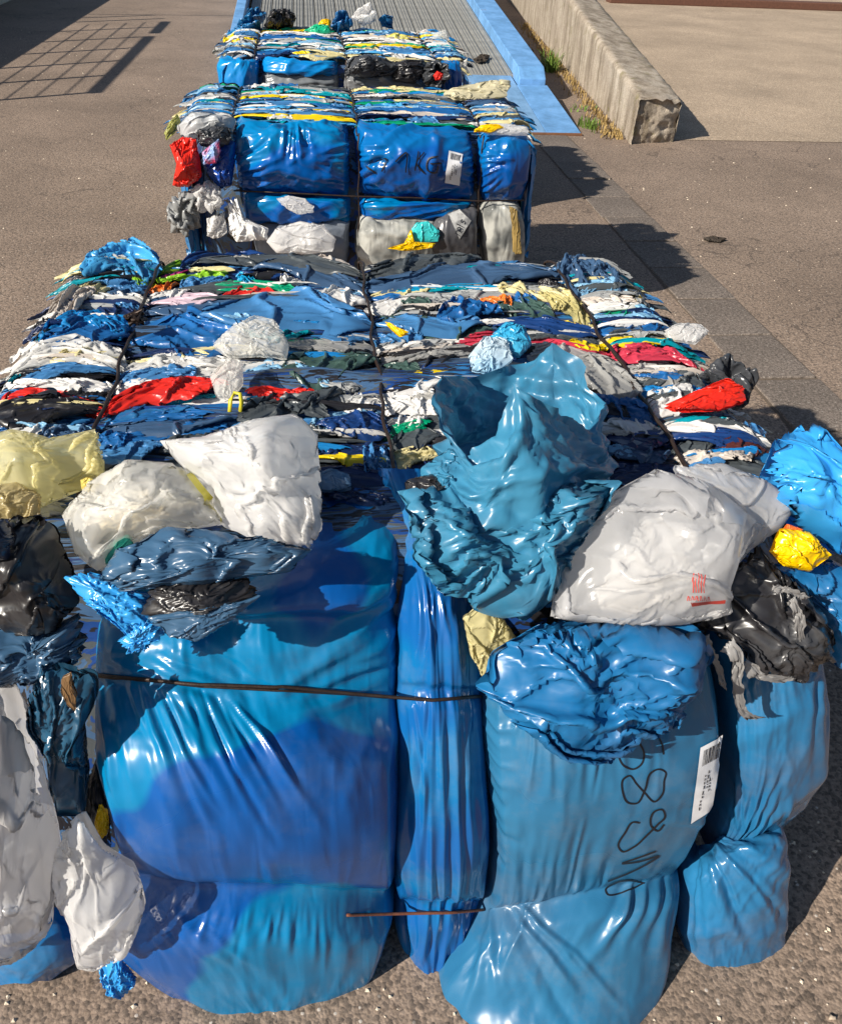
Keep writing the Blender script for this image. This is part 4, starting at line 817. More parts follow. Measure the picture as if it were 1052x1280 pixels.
for k in range(6): ribbon('print_letter', [(858+k*5, 750), (859+k*5, 744), (861+k*5, 750)], 1.0, bw, M_RED, wr, .003, 6)
ribbon('print_stripe', [(863, 755), (885, 752), (905, 751)], 4.0, bw, M_RED, wr, .003, 8)
o = bag('paper_scrap', [(862, 778), (860, 745), (905, 735), (910, 760), (900, 772)], (885, 762, 1.05), 70, .012, WHT, 1.1, 18, parent=None); thing(o, 'white plastic scrap with red stripe under the milky bag', 'scrap')
# torn black bag with bleached ragged edges
kr = empty('torn_bag', tuple(at_y(960., 840., 1.08))); tag(kr, 'torn black bag with ragged silvery edges on the right front corner', 'bag')
bag('body', [(882, 785), (900, 715), (950, 690), (985, 720), (1012, 750), (1034, 785), (1036, 825), (1000, 848), (950, 842), (918, 806)], (960, 770, 1.10), 62, .06, BLK, 1.25, 44, .02, .5, kr, rag=.10)
SILV = film((168, 166, 164), (120, 118, 118), .3, .2, 1, .5, 40, (1, 1, 1), .6, key='silv')
def strip3(name, pts, w, mat, parent, seed):
    q = spline(np.array(pts, float), 40); rg = np.random.RandomState(seed); c = at_y(q[:, 0], q[:, 1], q[:, 2]); t = np.gradient(c, axis=0); t /= np.linalg.norm(t, axis=1, keepdims=True)
    sd = np.cross(t, (0, -1, .4)); sd /= np.linalg.norm(sd, axis=1, keepdims=True); ww = w*(.6+.6*np.abs(fbm(np.linspace(0, 9, 40), seed, 0, seed)))[:, None]
    A = SHEETS['tight'][:, ::4]; u = np.clip((A[..., 0]/np.abs(A[..., 0]).max()+1)/2, 0, 1)*39; i = np.clip(u.astype(int), 0, 38); f = (u-i)[..., None]; nn = np.cross(t, sd)
    P = c[i]*(1-f)+c[i+1]*f + sd[i]*ww[i]*(1.5*A[..., 1]/np.abs(A[..., 1]).max())[..., None] + nn[i]*(A[..., 2]*w*2.5)[..., None]
    return mesh_obj(name, P, grid_faces(*P.shape[:2]), mat, parent)
strip3('torn_edge', [(880, 788, 1.04), (888, 815, 1.03), (900, 845, 1.03), (902, 865, 1.02)], .007, SILV, kr, 1)
strip3('torn_edge', [(900, 796, 1.03), (922, 822, 1.01), (920, 855, 1.01), (930, 893, 1.0), (952, 905, 1.0)], .010, SILV, kr, 2)
strip3('torn_edge', [(922, 822, 1.03), (955, 846, 1.02), (990, 846, 1.03), (1012, 825, 1.04)], .009, SILV, kr, 3)
strip3('torn_edge', [(985, 742, 1.04), (998, 770, 1.03), (1000, 800, 1.03), (1016, 822, 1.04)], .009, SILV, kr, 4)
strip3('torn_edge', [(960, 735, 1.05), (985, 738, 1.05), (1010, 752, 1.05)], .006, SILV, kr, 5)
o = bag('plastic_bag', [(948, 600), (968, 552), (1010, 524), (1034, 556), (1062, 575), (1100, 620), (1100, 700), (1045, 695), (1000, 660), (965, 628)], (1010, 610, 1.24), 55, .11, LTB, 1.14, 30, .02, .6); thing(o, 'bright sky blue bag with sharp folds at the right edge')
o = bag('plastic_bag', [(962, 690), (975, 660), (1008, 664), (1038, 694), (1012, 715), (980, 708)], (1000, 690, 1.14), 55, .03, YEL, 1.22, 30); thing(o, 'glossy yellow bag under the sky blue bag')
o = bag('plastic_bag', [(976, 664), (984, 655), (1004, 662), (998, 668)], (988, 662, 1.17), 55, .006, film((230, 110, 40)), 1.15, 16); thing(o, 'small orange film scrap above the glossy yellow bag', 'scrap')
o = bag('plastic_bag', [(955, 705), (1040, 700), (1100, 730), (1100, 840), (1045, 835), (1010, 760)], (1040, 760, 1.15), 62, .08, BLU, 1.15, 34); thing(o, 'creased steel blue bag behind the torn black bag at the right edge')
o = bag('film_scrap', [(578, 772), (600, 756), (630, 775), (648, 802), (628, 838), (604, 850), (588, 820)], (608, 800, 1.12), 80, .02, film((232, 222, 168), None, .2, .35, .8, .8, 30, (1, 1, .3), .4, key='sl'), 1.15, 24, form='long'); thing(o, 'pale yellow film sliver between the narrow blue bag and the rolled blue mouth', 'scrap')
o = bag('bag_mouth', [(594, 862), (618, 822), (680, 786), (780, 776), (872, 782), (890, 812), (876, 855), (842, 908), (762, 940), (690, 937), (640, 905)], (740, 862, 1.0), 72, .095, BLU, 1.3, 56, .022, .45); thing(o, 'rolled gathered mouth of the steel blue bag hanging below the milky bag')
# left group
o = bag('plastic_bag', [(-40, 548), (20, 540), (70, 552), (126, 536), (130, 590), (100, 612), (50, 632), (10, 642), (-40, 640)], (60, 590, 1.40), 42, .09, PYEL, 1.18, 34, .02, .6); thing(o, 'pale yellow translucent bag at the left edge of the nearest bale')
o = bag('plastic_bag', [(-40, 612), (20, 602), (52, 618), (50, 645), (28, 664), (-5, 656), (-40, 660)], (15, 632, 1.30), 55, .05, film((214, 198, 150), None, .2, .3, .7, .5, 20, (1, 1, 1), .5, key='ct'), 1.3, 34); pb = o
thing(o, 'crinkled beige see-through bag with brown print under the pale yellow bag')
o = bag('plastic_bag', [(78, 645), (108, 602), (160, 574), (220, 578), (262, 608), (282, 655), (212, 668), (165, 690), (126, 716), (95, 695)], (180, 640, 1.28), 48, .11, CLR, 1.25, 46, .02, .5); thing(o, 'crinkled clear bag left of the big white bag'); clear_left = o; bag('contents', [(100, 645), (140, 605), (200, 600), (250, 630), (210, 655), (150, 680), (118, 690)], (180, 640, 1.31), 48, .06, film((250, 247, 240), (238, 220, 182), .4, .1, 1, .3, 14, (1, 1, 1), 0, 7, .05, key='in3'), 1.2, 30, parent=o)
o = bag('plastic_bag', [(198, 552), (258, 545), (310, 530), (372, 518), (398, 542), (402, 600), (404, 660), (388, 688), (330, 684), (278, 658), (240, 602)], (320, 610, 1.32), 50, .14, WHT, 1.16, 44, .02, .4); thing(o, 'big white bag with a yellow drawstring on the nearest bale'); big_white = o
bag('contents', [(240, 575), (300, 550), (370, 545), (385, 600), (385, 655), (330, 665), (285, 640)], (320, 605, 1.36), 50, .08, film((252, 251, 250), (240, 239, 237), .4, .1, 1, .3, 14, key='in2'), 1.2, 30, parent=big_white)
class Both:
    def __init__(s, *b): s.b = b
    def ray_cast(s, o_, d_):
        h = [x for x in (q_.ray_cast(o_, d_) for q_ in s.b) if x[0] is not None]; return min(h, key=lambda x: x[3]) if h else (None, None, None, None)
bb = Both(bvh_of(o), bvh_of(clear_left)); dr = ribbon('drawstring', [(218, 572), (232, 592), (246, 610), (266, 634), (286, 662)], 8, bb, film((226, 214, 70), None, .3, .2, key='ds'), big_white, .006, 24)
o = bag('plastic_bag', [(128, 690), (140, 676), (160, 668), (168, 680), (150, 700), (132, 706)], (148, 688, 1.19), 55, .02, film((60, 200, 175), None, .3, .2, key='aq'), 1.15, 18); thing(o, 'small aqua film scrap under the clear bag', 'scrap')
o = bag('plastic_bag', [(100, 600), (118, 594), (128, 604), (115, 618), (102, 612)], (114, 606, 1.33), 40, .03, film((226, 206, 110), None, .3, .2, key='yl'), 1.15, 18); thing(o, 'small pale yellow lump between the yellow bag and the clear bag', 'scrap')
o = bag('plastic_bag', [(120, 722), (148, 682), (210, 659), (292, 664), (345, 674), (394, 688), (365, 716), (300, 724), (220, 735), (150, 740)], (250, 702, 1.11), 58, .07, SLB, 1.22, 44, .02, .5); thing(o, 'folded dark slate bag lying below the two white bags')
o = bag('plastic_bag', [(176, 768), (195, 726), (240, 716), (312, 722), (324, 745), (285, 764), (215, 770)], (250, 745, 1.08), 65, .05, BLK, 1.25, 36, rag=.06); thing(o, 'black bag stuffed under the folded slate bag')
o = bag('film_flap', [(180, 772), (230, 762), (300, 752), (330, 742), (296, 772), (244, 804), (212, 796)], (250, 775, 1.03), 62, .018, SLB, 1.08, 26, rag=.05); thing(o, 'pointed slate blue film flap sticking out over the glossy blue bag', 'flap')
o = bag('film_flap', [(80, 722), (108, 713), (150, 732), (188, 742), (205, 790), (172, 806), (142, 778), (102, 750)], (145, 757, 1.09), 60, .03, LTB, 1.2, 34, rag=.08); thing(o, 'torn sky blue flap at the top left of the glossy blue bag', 'flap')
o = bag('film_flap', [(150, 800), (165, 778), (200, 770), (205, 795), (180, 812), (160, 818)], (178, 795, 1.06), 70, .015, LTB, 1.25, 26, rag=.2); thing(o, 'shredded blue film edge under the torn sky blue flap', 'flap')
o = bag('plastic_bag', [(-40, 660), (45, 640), (68, 662), (92, 715), (98, 755), (72, 786), (38, 792), (-40, 775)], (40, 720, 1.16), 62, .10, BLK, 1.16, 38, .02, .5, rag=.04); thing(o, 'matt black bag heaped at the left edge')
o = bag('plastic_bag', [(-40, 650), (8, 648), (20, 670), (12, 700), (-40, 705)], (0, 675, 1.12), 60, .05, film((40, 48, 70), key='nv'), 1.2, 24); thing(o, 'small dark navy bag on the black bag at the left edge')
o = bag('plastic_bag', [(-40, 778), (30, 776), (60, 790), (100, 768), (108, 815), (80, 845), (30, 850), (-40, 858)], (40, 812, 1.1), 75, .07, SLB, 1.22, 38, rag=.08); thing(o, 'torn slate blue bag below the black heap')
o = bag('plastic_bag', [(32, 848), (60, 832), (122, 842), (124, 870), (104, 905), (110, 960), (106, 1022), (72, 1022), (56, 950), (34, 895)], (80, 920, 1.03), 84, .06, film((38, 84, 112), (30, 62, 86), .24, .03, 1, .3, 22, (1, 1, 1), .4, key='dt'), 1.35, 50, .02, .5); thing(o, 'dark teal crumpled bag hanging down the left front')
o = bag('film_scrap', [(76, 848), (88, 842), (96, 870), (94, 890), (84, 882), (76, 865)], (86, 866, 1.0), 84, .004, film((120, 92, 62), key='br'), 1.02, 18, form='stiff'); thing(o, 'small brown scrap on the dark teal crumpled bag', 'scrap')
o = bag('plastic_bag', [(100, 1000), (122, 940), (140, 1010), (138, 1060), (112, 1050)], (120, 1010, 1.06), 85, .04, BLK, 1.2, 26); thing(o, 'black filler standing in for the shaded gap between the teal crumple and the glossy blue bag')  # black shape put in as the shade of the open gap, no bag there
o = bag('film_scrap', [(118, 1030), (122, 1005), (134, 1012), (136, 1040), (126, 1052)], (126, 1030, .99), 85, .014, YEL, 1.2, 16); thing(o, 'small yellow scrap beside the white hanging bag', 'scrap')
o = bag('plastic_bag', [(-60, 832), (10, 838), (36, 890), (52, 960), (72, 1030), (82, 1095), (62, 1165), (22, 1198), (-60, 1205)], (20, 1030, 1.0), 84, .13, GREYT, 1.0, 30, .02, .3, form='stiff', rot=70); thing(o, 'large smooth grey translucent bag hanging at the left edge')
o = bag('plastic_bag', [(66, 1045), (104, 1018), (130, 1056), (166, 1085), (182, 1132), (166, 1182), (124, 1212), (98, 1204), (86, 1152), (64, 1105)], (120, 1120, .935), 84, .075, WHT, 1.16, 44, .02, .5); thing(o, 'white bag hanging low at the left front corner')
o = bag('film_scrap', [(122, 1208), (150, 1196), (170, 1228), (152, 1248), (134, 1242)], (146, 1225, .97), 80, .02, LTB, 1.35, 28, rag=.1); thing(o, 'small torn sky blue scrap on the asphalt under the white hanging bag', 'scrap')
# on top of the nearest bale
o = bag('plastic_bag', [(262, 432), (290, 408), (318, 396), (345, 402), (362, 425), (358, 448), (320, 446), (285, 446)], (315, 425, 1.13), 22, .028, CLR, 1.28, 40, zplane=True); thing(o, 'crumpled clear bag lying on top of the nearest bale left of the middle wire')
o = bag('plastic_bag', [(262, 470), (285, 446), (304, 452), (304, 480), (290, 500), (270, 496)], (285, 475, 1.13), 20, .016, CLR, 1.25, 30, zplane=True); thing(o, 'small clear crumple beside the red film on the nearest bale')
o = bag('plastic_bag', [(612, 420), (630, 403), (655, 408), (665, 430), (650, 446), (622, 442)], (640, 425, 1.14), 30, .025, film((30, 150, 200), (90, 190, 225), .25, .2, 1, .4, 20, (1, 1, 1), .4, key='tq'), 1.2, 34, zplane=True); thing(o, 'turquoise knotted bag behind the tall teal bag')
o = bag('plastic_bag', [(585, 445), (605, 420), (635, 425), (642, 450), (615, 468), (590, 464)], (612, 445, 1.13), 25, .016, film((215, 226, 232), (130, 190, 225), .26, .25, .95, .4, 20, (1, 1, 1), .4, key='wb'), 1.28, 34, zplane=True); thing(o, 'white and pale blue crumpled bag left of the turquoise knot')
o = bag('plastic_bag', [(826, 508), (862, 492), (908, 474), (928, 482), (935, 502), (900, 512), (850, 515)], (880, 498, 1.13), 25, .022, REDF, 1.12, 36, zplane=True); thing(o, 'bright red bag lying at the right side of the nearest bale')
o = bag('plastic_bag', [(872, 470), (900, 450), (930, 460), (944, 480), (938, 502), (910, 480)], (910, 474, 1.12), 25, .045, CHB, 1.3, 36, zplane=True, kind='crush'); thing(o, 'shiny charcoal bag end behind the bright red bag')
o = bag('plastic_bag', [(828, 414), (850, 404), (876, 406), (886, 416), (870, 428), (836, 424)], (858, 416, 1.10), 15, .022, WHT, 1.12, 26, zplane=True); thing(o, 'round white bag end beside the crimson film')
o = bag('plastic_bag', [(385, 596), (410, 588), (438, 596), (440, 612), (400, 614)], (412, 602, 1.10), 20, .03, film((96, 130, 165), key='gb'), 1.15, 24, zplane=True); thing(o, 'small grey-blue lump right of the big white bag')
for k, pts in enumerate(([(288, 512), (291, 492), (300, 490), (302, 510)], [(290, 514), (296, 496)])):
    pass
dl = tube('drawstring', [at_z(a, b, z) for a, b, z in ((287, 515, 1.13), (288, 500, 1.15), (293, 491, 1.165), (300, 492, 1.165), (302, 503, 1.15), (300, 514, 1.13))], .0045, film((226, 214, 60), None, .3, .2, key='ds2')); thing(dl, 'yellow drawstring loop standing up between the left and middle wires', 'drawstring')
o = bag('film_scrap', [(480, 402), (490, 405), (500, 412), (512, 416), (500, 420), (494, 416)], (496, 412, 1.15), 25, .008, YEL, 1.1, 18, zplane=True, flat=.4); thing(o, 'small yellow twisted scrap right of the middle wire', 'scrap')

LEAF = plain('dead_leaf', (52, 44, 36), .8)
o = bag('dead_leaf', [(590, 74), (600, 68), (612, 70), (608, 76), (598, 78)], (600, 73, .31), 6, .012, LEAF, 1.2, 16, zplane=True); thing(o, 'dark dead leaf lying on the ribbed ramp deck', 'leaf')
o = bag('dead_leaf', [(878, 298), (890, 295), (908, 299), (900, 302), (886, 301)], (892, 298, .012), 0, .01, LEAF, 1.2, 16, zplane=True); thing(o, 'dark dead leaf on the asphalt right of the second bale shadow', 'leaf')

# ---- second bale
r2 = empty('film_bale', (.22, 5.0, 0)); tag(r2, 'second bale in the row, with a red bag on its left corner', 'bale', 'pressed film bales in a row')
X2 = (-.387, .228, .843); b2 = Bale(r2, -.62, 1.12, 4.50, 5.56, X2); core(b2, -.60, 1.10, 4.56, 5.58, 1.05, 9)
def random_top(b, seed, cols, wr_, y0, y1, rows=None):
    rg = random.Random(seed); ed = [b.x0-.03]+list(b.straps)+[b.x1+.03]
    for q in range(4):
        y = y1
        while y > y0:
            w = rg.uniform(*wr_); e0 = rg.uniform(-.09, .05) if q == 0 else rg.uniform(-.02, .02); e1 = rg.uniform(-.05, .1) if q == 3 else rg.uniform(-.02, .02)
            a, c = ed[q]+e0, ed[q+1]+e1
            if rg.random() < .45 and 0 < q < 3:
                k = a+(c-a)*rg.uniform(.35, .65); layer(b, [(a, y), (k, y+rg.uniform(-.01, .01))], w, rg.choice(cols), lift=rg.uniform(0, .012)); layer(b, [(k-.03, y), (c, y)], w, rg.choice(cols), lift=rg.uniform(0, .012))
            else: layer(b, [(a, y), ((a+c)/2, y+rg.uniform(-.012, .012)), (c, y)], w, rg.choice(cols), lift=rg.uniform(0, .012))
            y -= w*.86
cols2 = ['steel', 'blue', 'steel2', 'bright', 'slate', 'navy', 'grey', 'beige', 'white', 'char', 'cream', 'teal', 'sky', 'steel', 'bright', 'cgrey', 'green', 'lblue', 'slate', 'steel2', 'yellow']
random_top(b2, 12, cols2, (.035, .07), 4.56, 5.56)
side_layers(b2, 502, cols2, (.04, .07))
slivers(b2, 60, 403, ['white', 'cwhite', 'black', 'lblue', 'steel', 'cream', 'navy', 'bright', 'teal'], (.012, .025), (.1, .45))
crumples(b2, 16, 404, ['cwhite', 'steel', 'char', 'lblue', 'blue', 'white', 'yellow'], (.05, .1))
for xs in X2: strap(b2, xs, 4.52, 5.58, .026, (), (1.0, .6, .2), r=.004)
def fb(parent, rows, bulge, mat, seed, label,  gathers=((.05, .25, 10, .008, .4, .5), (.95, .25, 10, .008, .4, .5)), **k):
    k.setdefault('rel', .28); o, P = front_bag('bulging_bag', rows, bulge, mat, parent, k.pop('n', 56), k.pop('m', 56), gathers, seed=seed, **k); tag(o, label); return o
M_B2 = film((0, 112, 170), (6, 82, 158), .18, .03, 1, .5, 10, (1, 1, .5), 0, 2.2, .02, key='b2'); M_B2b = film((6, 98, 164), (8, 76, 150), .18, .03, 1, .5, 10, (1, 1, .5), 0, 2, .03, key='b2b')
fb(r2, [(300, 150, 432, 155, 4.52), (294, 165, 440, 170, 4.42), (290, 200, 441, 205, 4.37), (292, 228, 440, 236, 4.42), (296, 238, 438, 244, 4.50)], .09, M_B2, 5, 'left one of the two wide glossy blue bulges', amp=.008, n=110, m=90, lines=fan(51, 14, (292, 200), (296, 234), (1, -.5), (1, -.1), (20, 60), .010, 1.1) + fan(52, 8, (355, 158), (380, 158), (-.1, 1), (.2, 1), (20, 60), .010, 1.2) + fan(53, 10, (438, 236), (438, 170), (-1, -.5), (-1, .4), (20, 50), .009, 1.1))
g2 = fb(r2, [(450, 155, 588, 160, 4.52), (445, 170, 596, 175, 4.42), (444, 205, 598, 208, 4.37), (444, 235, 598, 240, 4.42), (446, 244, 596, 250, 4.50)], .09, M_B2b, 6, 'right one of the two wide glossy blue bulges, with marker writing and a label', amp=.008, n=110, m=90, lines=fan(54, 12, (446, 236), (448, 180), (1, -.7), (1, .1), (20, 55), .010, 1.1) + fan(55, 10, (596, 240), (596, 180), (-1, -.4), (-1, .4), (15, 45), .009, 1.1))
fb(r2, [(602, 166, 655, 165, 4.52), (598, 180, 664, 178, 4.43), (598, 215, 664, 215, 4.40), (600, 245, 656, 247, 4.46), (602, 252, 650, 254, 4.54)], .08, M_B2b, 7, 'narrow blue bulge at the right corner', amp=.01, n=70, m=80, lines=fan(56, 14, (600, 246), (600, 170), (1, -.8), (1, .5), (15, 50), .012, 1.1))
fb(r2, [(302, 240, 436, 246, 4.50), (298, 252, 441, 256, 4.42), (300, 266, 441, 270, 4.42), (306, 278, 438, 282, 4.48)], .06, M_B2, 8, 'lower left blue bulge with a white tear', amp=.008)
fb(r2, [(448, 248, 592, 252, 4.50), (444, 256, 594, 258, 4.43), (445, 266, 590, 262, 4.43), (448, 276, 560, 270, 4.48)], .06, M_B2, 9, 'lower right blue bulge above the clear film', amp=.008)
CF = film((168, 176, 186), (110, 120, 135), .2, .2, .8, .4, 18, (1, 1, .5), .4, 6, .2, key='cf'); CF2 = film((205, 205, 198), (120, 122, 120), .2, .2, .85, .6, 18, (2.5, 1, .4), .3, 9, .1, key='cf2'); CF3 = film((96, 96, 100), (66, 66, 70), .24, .1, .95, .35, 18, (1, 1, 1), .4, key='cf3')
fb(r2, [(340, 278, 438, 272, 4.48), (318, 290, 441, 285, 4.42), (315, 305, 441, 305, 4.40), (320, 325, 440, 325, 4.42), (330, 350, 438, 350, 4.46)], .06, CF, 10, 'clear grey film bulge low left of the middle wire', amp=.01, ex=1.04)
fb(r2, [(446, 268, 545, 270, 4.48), (443, 282, 550, 280, 4.42), (443, 300, 552, 300, 4.40), (444, 322, 552, 322, 4.42), (448, 350, 550, 350, 4.46)], .06, CF2, 11, 'streaky clear film right of the middle wire', ex=1.05, gathers=((.1, .6, 12, .02, 1.2, 0),))
g4 = fb(r2, [(545, 266, 592, 256, 4.48), (540, 280, 598, 270, 4.41), (535, 300, 599, 295, 4.39), (540, 325, 599, 322, 4.42), (545, 350, 596, 350, 4.46)], .05, CF3, 12, 'dark grey bag with torn white lettering', amp=.008, ex=1.03)
fb(r2, [(603, 252, 640, 250, 4.50), (600, 265, 654, 262, 4.44), (600, 290, 660, 288, 4.43), (601, 318, 660, 318, 4.44), (605, 350, 655, 350, 4.48)], .06, CF2, 13, 'grey and white clear film at the lower right corner', ex=1.05)
bv = bvh_of(g2)
def z5(p, ox=430, oy=130, k=4.208): return [(ox+a/k, oy+b/k) for a, b in p]
for st in ([(150, 290), (120, 330), (150, 345), (165, 360), (130, 368)], [(170, 290), (225, 285), (200, 350)], [(270, 300), (325, 255), (325, 355)], [(390, 250), (372, 345)], [(420, 255), (380, 305), (425, 360)], [(490, 275), (445, 290), (440, 345), (480, 355), (490, 320)], [(455, 312), (508, 308)]): ribbon('marker_stroke', z5(st), 1.7, bv, M_INK, r2, .007)
Q2 = np.array(z5([(548, 245), (621, 262), (603, 425), (527, 410)])); lb2 = patch('barcode_label', Q2, bv, M_PAPER, r2, 6, 10, .006); label_print(Q2, bv, lb2, 6, .009)
bv4 = bvh_of(g4)
LET = {'n': [[(0, 10), (0, 4)], [(0, 6), (3, 4), (5, 6), (5, 10)]], 'e': [[(0, 7), (5, 7), (4, 4), (1, 4), (0, 7), (1, 10), (5, 9)]], 'l': [[(1, 0), (1, 10)]], 's': [[(5, 4), (1, 4), (0, 6), (4, 7), (4, 10), (0, 10)]]}
patch('print_field', [(560, 268), (574, 262), (588, 276), (574, 298)], bv4, film((176, 176, 174), (120, 120, 120), .3, 0, 1, .4, 30, (1, 1, 1), .2, 30, .1, key='pf'), r2, 5, 5, .005)
for k, ch in enumerate('nels'):
    for st in LET[ch]:
        pts = []
        for a, b in st: u, v = (k*6+a)*.8, (10-b)*.85; pts.append((573+u*.46-v*.88, 293-u*.89-v*.46))
        ribbon('print_letter', pts, 1.0, bv4, M_INK, r2, .008, 8)
def wire_f(b, x, y, zs_): return tube('baling_wire', [(x+.004*math.sin(z*30), y, z) for z in zs_], .004, M_WIRE, b.root)
for xs in (X2[1], X2[2]): wire_f(b2, xs, 4.47, np.linspace(1.06, .05, 16))
tube('baling_wire', [at_y(x, y, 4.45) for x, y in ((292, 238), (360, 241), (440, 245), (520, 247), (598, 251), (655, 250))], .004, M_WIRE, r2)
o = bag('plastic_bag', [(212, 180), (228, 170), (245, 172), (250, 200), (252, 222), (235, 234), (215, 234), (220, 205)], (232, 203, 4.36), 75, .09, REDF, 1.28, 38, .02, .5); thing(o, 'crumpled red bag on the left corner of the second bale')
o = bag('plastic_bag', [(220, 160), (236, 148), (262, 144), (296, 150), (290, 164), (255, 172), (230, 172)], (255, 158, 4.5), 50, .10, film((196, 198, 200), (176, 178, 180), .28, .2, .92, .3, 14, (1, 1, 1), .3, key='gt2'), 1.12, 34); thing(o, 'pale grey bag on the top left corner of the second bale')
o = bag('plastic_bag', [(242, 164), (265, 158), (290, 160), (294, 178), (272, 186), (250, 182)], (268, 172, 4.42), 65, .09, CHB, 1.25, 34); thing(o, 'charcoal bag behind the red bag on the second bale')
o = bag('plastic_bag', [(270, 178), (294, 172), (294, 200), (290, 232), (276, 236), (262, 222), (250, 200)], (276, 204, 4.42), 80, .08, film((16, 66, 150), None, .24, key='b3'), 1.15, 34); thing(o, 'deep blue bag between the red bag and the blue bulge of the second bale')
o = bag('plastic_bag', [(252, 190), (264, 180), (274, 172), (276, 188), (270, 204), (254, 206)], (264, 190, 4.34), 75, .04, film((150, 180, 225), (210, 80, 120), .28, .1, 1, .3, 14, (1, 1, 1), .3, 14, .08, key='pk'), 1.2, 26); thing(o, 'small white and pink bag right of the red bag')
o = bag('plastic_bag', [(206, 262), (215, 242), (236, 235), (252, 240), (250, 285), (235, 296), (212, 292)], (230, 266, 4.40), 80, .10, film((168, 170, 170), (140, 142, 142), .22, .2, .8, .4, 16, (1, 1, 1), .5, key='g3'), 1.25, 38, kind='crush'); thing(o, 'clear grey bag on the lower left corner of the second bale')
o = bag('plastic_bag', [(236, 236), (258, 224), (276, 232), (280, 255), (268, 268), (246, 266)], (258, 246, 4.36), 75, .07, WHT, 1.18, 34, kind='crush'); thing(o, 'white bag below the red bag on the second bale')
o = bag('plastic_bag', [(258, 272), (280, 264), (285, 290), (270, 300), (258, 295)], (272, 282, 4.34), 78, .05, WHT, 1.15, 26, kind='crush'); thing(o, 'small white bag low on the left of the second bale')
o = bag('plastic_bag', [(284, 245), (294, 243), (300, 268), (318, 278), (336, 286), (336, 300), (296, 302), (286, 292)], (305, 280, 4.36), 78, .06, film((246, 245, 243), (238, 236, 234), .35, .2, 1, .2, 10, key='ww'), 1.08, 30); thing(o, 'smooth bright white bag low in the front of the second bale')
o = bag('plastic_bag', [(332, 302), (345, 284), (375, 276), (405, 280), (420, 298), (418, 315), (380, 318), (345, 316)], (378, 298, 4.34), 75, .07, WHT, 1.16, 36); thing(o, 'round white bag inside the clear film of the second bale')
o = bag('film_scrap', [(344, 248), (360, 244), (382, 248), (393, 258), (392, 266), (372, 268), (356, 260)], (370, 256, 4.39), 80, .012, WHT, 1.12, 26); thing(o, 'white film showing through a tear in the blue bulge of the second bale', 'scrap')
o = bag('film_scrap', [(512, 288), (520, 278), (535, 276), (550, 288), (548, 302), (515, 304)], (530, 290, 4.37), 80, .02, film((70, 205, 205), (60, 190, 195), .26, .15, key='tq2'), 1.02, 26, form='stiff'); thing(o, 'turquoise film patch low in the front of the second bale', 'scrap')
o = bag('film_scrap', [(482, 310), (505, 304), (514, 284), (518, 302), (545, 304), (540, 310), (505, 314)], (512, 305, 4.33), 80, .015, YEL, 1.12, 24); thing(o, 'thin yellow film edge under the turquoise patch', 'scrap')
o = bag('film_scrap', [(636, 256), (646, 262), (650, 290), (652, 318), (640, 318), (640, 285)], (644, 290, 4.42), 82, .012, film((166, 140, 84), None, .26, .1, key='oc'), 1.0, 24, form='stiff'); thing(o, 'ochre film streak on the lower right of the second bale', 'scrap')
o = bag('plastic_bag', [(594, 160), (615, 154), (640, 155), (660, 160), (664, 168), (640, 168), (610, 168)], (630, 162, 4.46), 40, .03, WHT, 1.12, 28); thing(o, 'white folded bag on the top right corner of the second bale')
o = bag('plastic_bag', [(590, 164), (600, 156), (622, 155), (632, 160), (612, 165)], (610, 160, 4.44), 40, .015, YEL, 1.12, 22); thing(o, 'yellow film beside the white folded bag on the second bale', 'bag')
o = bag('plastic_bag', [(550, 116), (580, 106), (615, 101), (640, 102), (634, 120), (600, 124), (565, 124)], (595, 113, 1.13), 25, .025, film((226, 218, 186), None, .26, .3, .85, .3, 10, key='cb'), 1.1, 30, zplane=True); thing(o, 'pale cream bag on the rear right corner of the second bale')
o = bag('plastic_bag', [(205, 168), (212, 152), (222, 142), (226, 150), (218, 166), (208, 176)], (215, 158, 4.6), 60, .04, film((190, 190, 110), None, .26, .3, .85, key='ol'), 1.2, 26); thing(o, 'olive film hanging off the left corner of the second bale')

# ---- third bale
r3 = empty('film_bale', (.25, 7.2, 0)); tag(r3, 'farthest bale in the row, standing just before the ramp', 'bale', 'pressed film bales in a row')
X3 = (-.365, .25, .865); b3 = Bale(r3, -.58, 1.08, 6.50, 7.95, X3); core(b3, -.56, 1.05, 6.58, 7.92, 1.05, 13)
cols3 = ['steel', 'blue', 'steel2', 'cream', 'slate', 'navy', 'grey', 'beige', 'white', 'yellow', 'teal', 'sky', 'steel', 'bright', 'cgrey', 'green', 'lblue', 'cream', 'white']
random_top(b3, 31, cols3, (.05, .10), 6.58, 7.95)
side_layers(b3, 503, cols3, (.06, .1))
slivers(b3, 40, 405, ['white', 'cwhite', 'black', 'lblue', 'steel', 'cream', 'bright', 'teal'], (.02, .035), (.1, .45))
crumples(b3, 18, 406, ['cwhite', 'steel', 'cream', 'lblue', 'blue', 'white', 'yellow'], (.06, .12))
for xs in X3: strap(b3, xs, 6.52, 7.97, .026, (), (1.0, .6, .2), r=.005)
M_C = film((10, 136, 200), (14, 116, 190), .2, .03, 1, .15, 8, key='cy3')
fb(r3, [(282, 72, 318, 74, 6.52), (273, 80, 323, 80, 6.44), (271, 95, 324, 96, 6.42), (274, 115, 323, 115, 6.44), (280, 135, 320, 135, 6.5)], .1, M_C, 15, 'round glossy cyan bulge at the left corner', amp=.01, gathers=((.3, .5, 8, .012, 1.2, 1.0),))
fb(r3, [(328, 72, 418, 76, 6.52), (325, 78, 423, 82, 6.45), (325, 86, 424, 89, 6.44), (328, 91, 422, 94, 6.47)], .08, M_C, 16, 'cyan bulge above the grey film', amp=.008, gathers=())
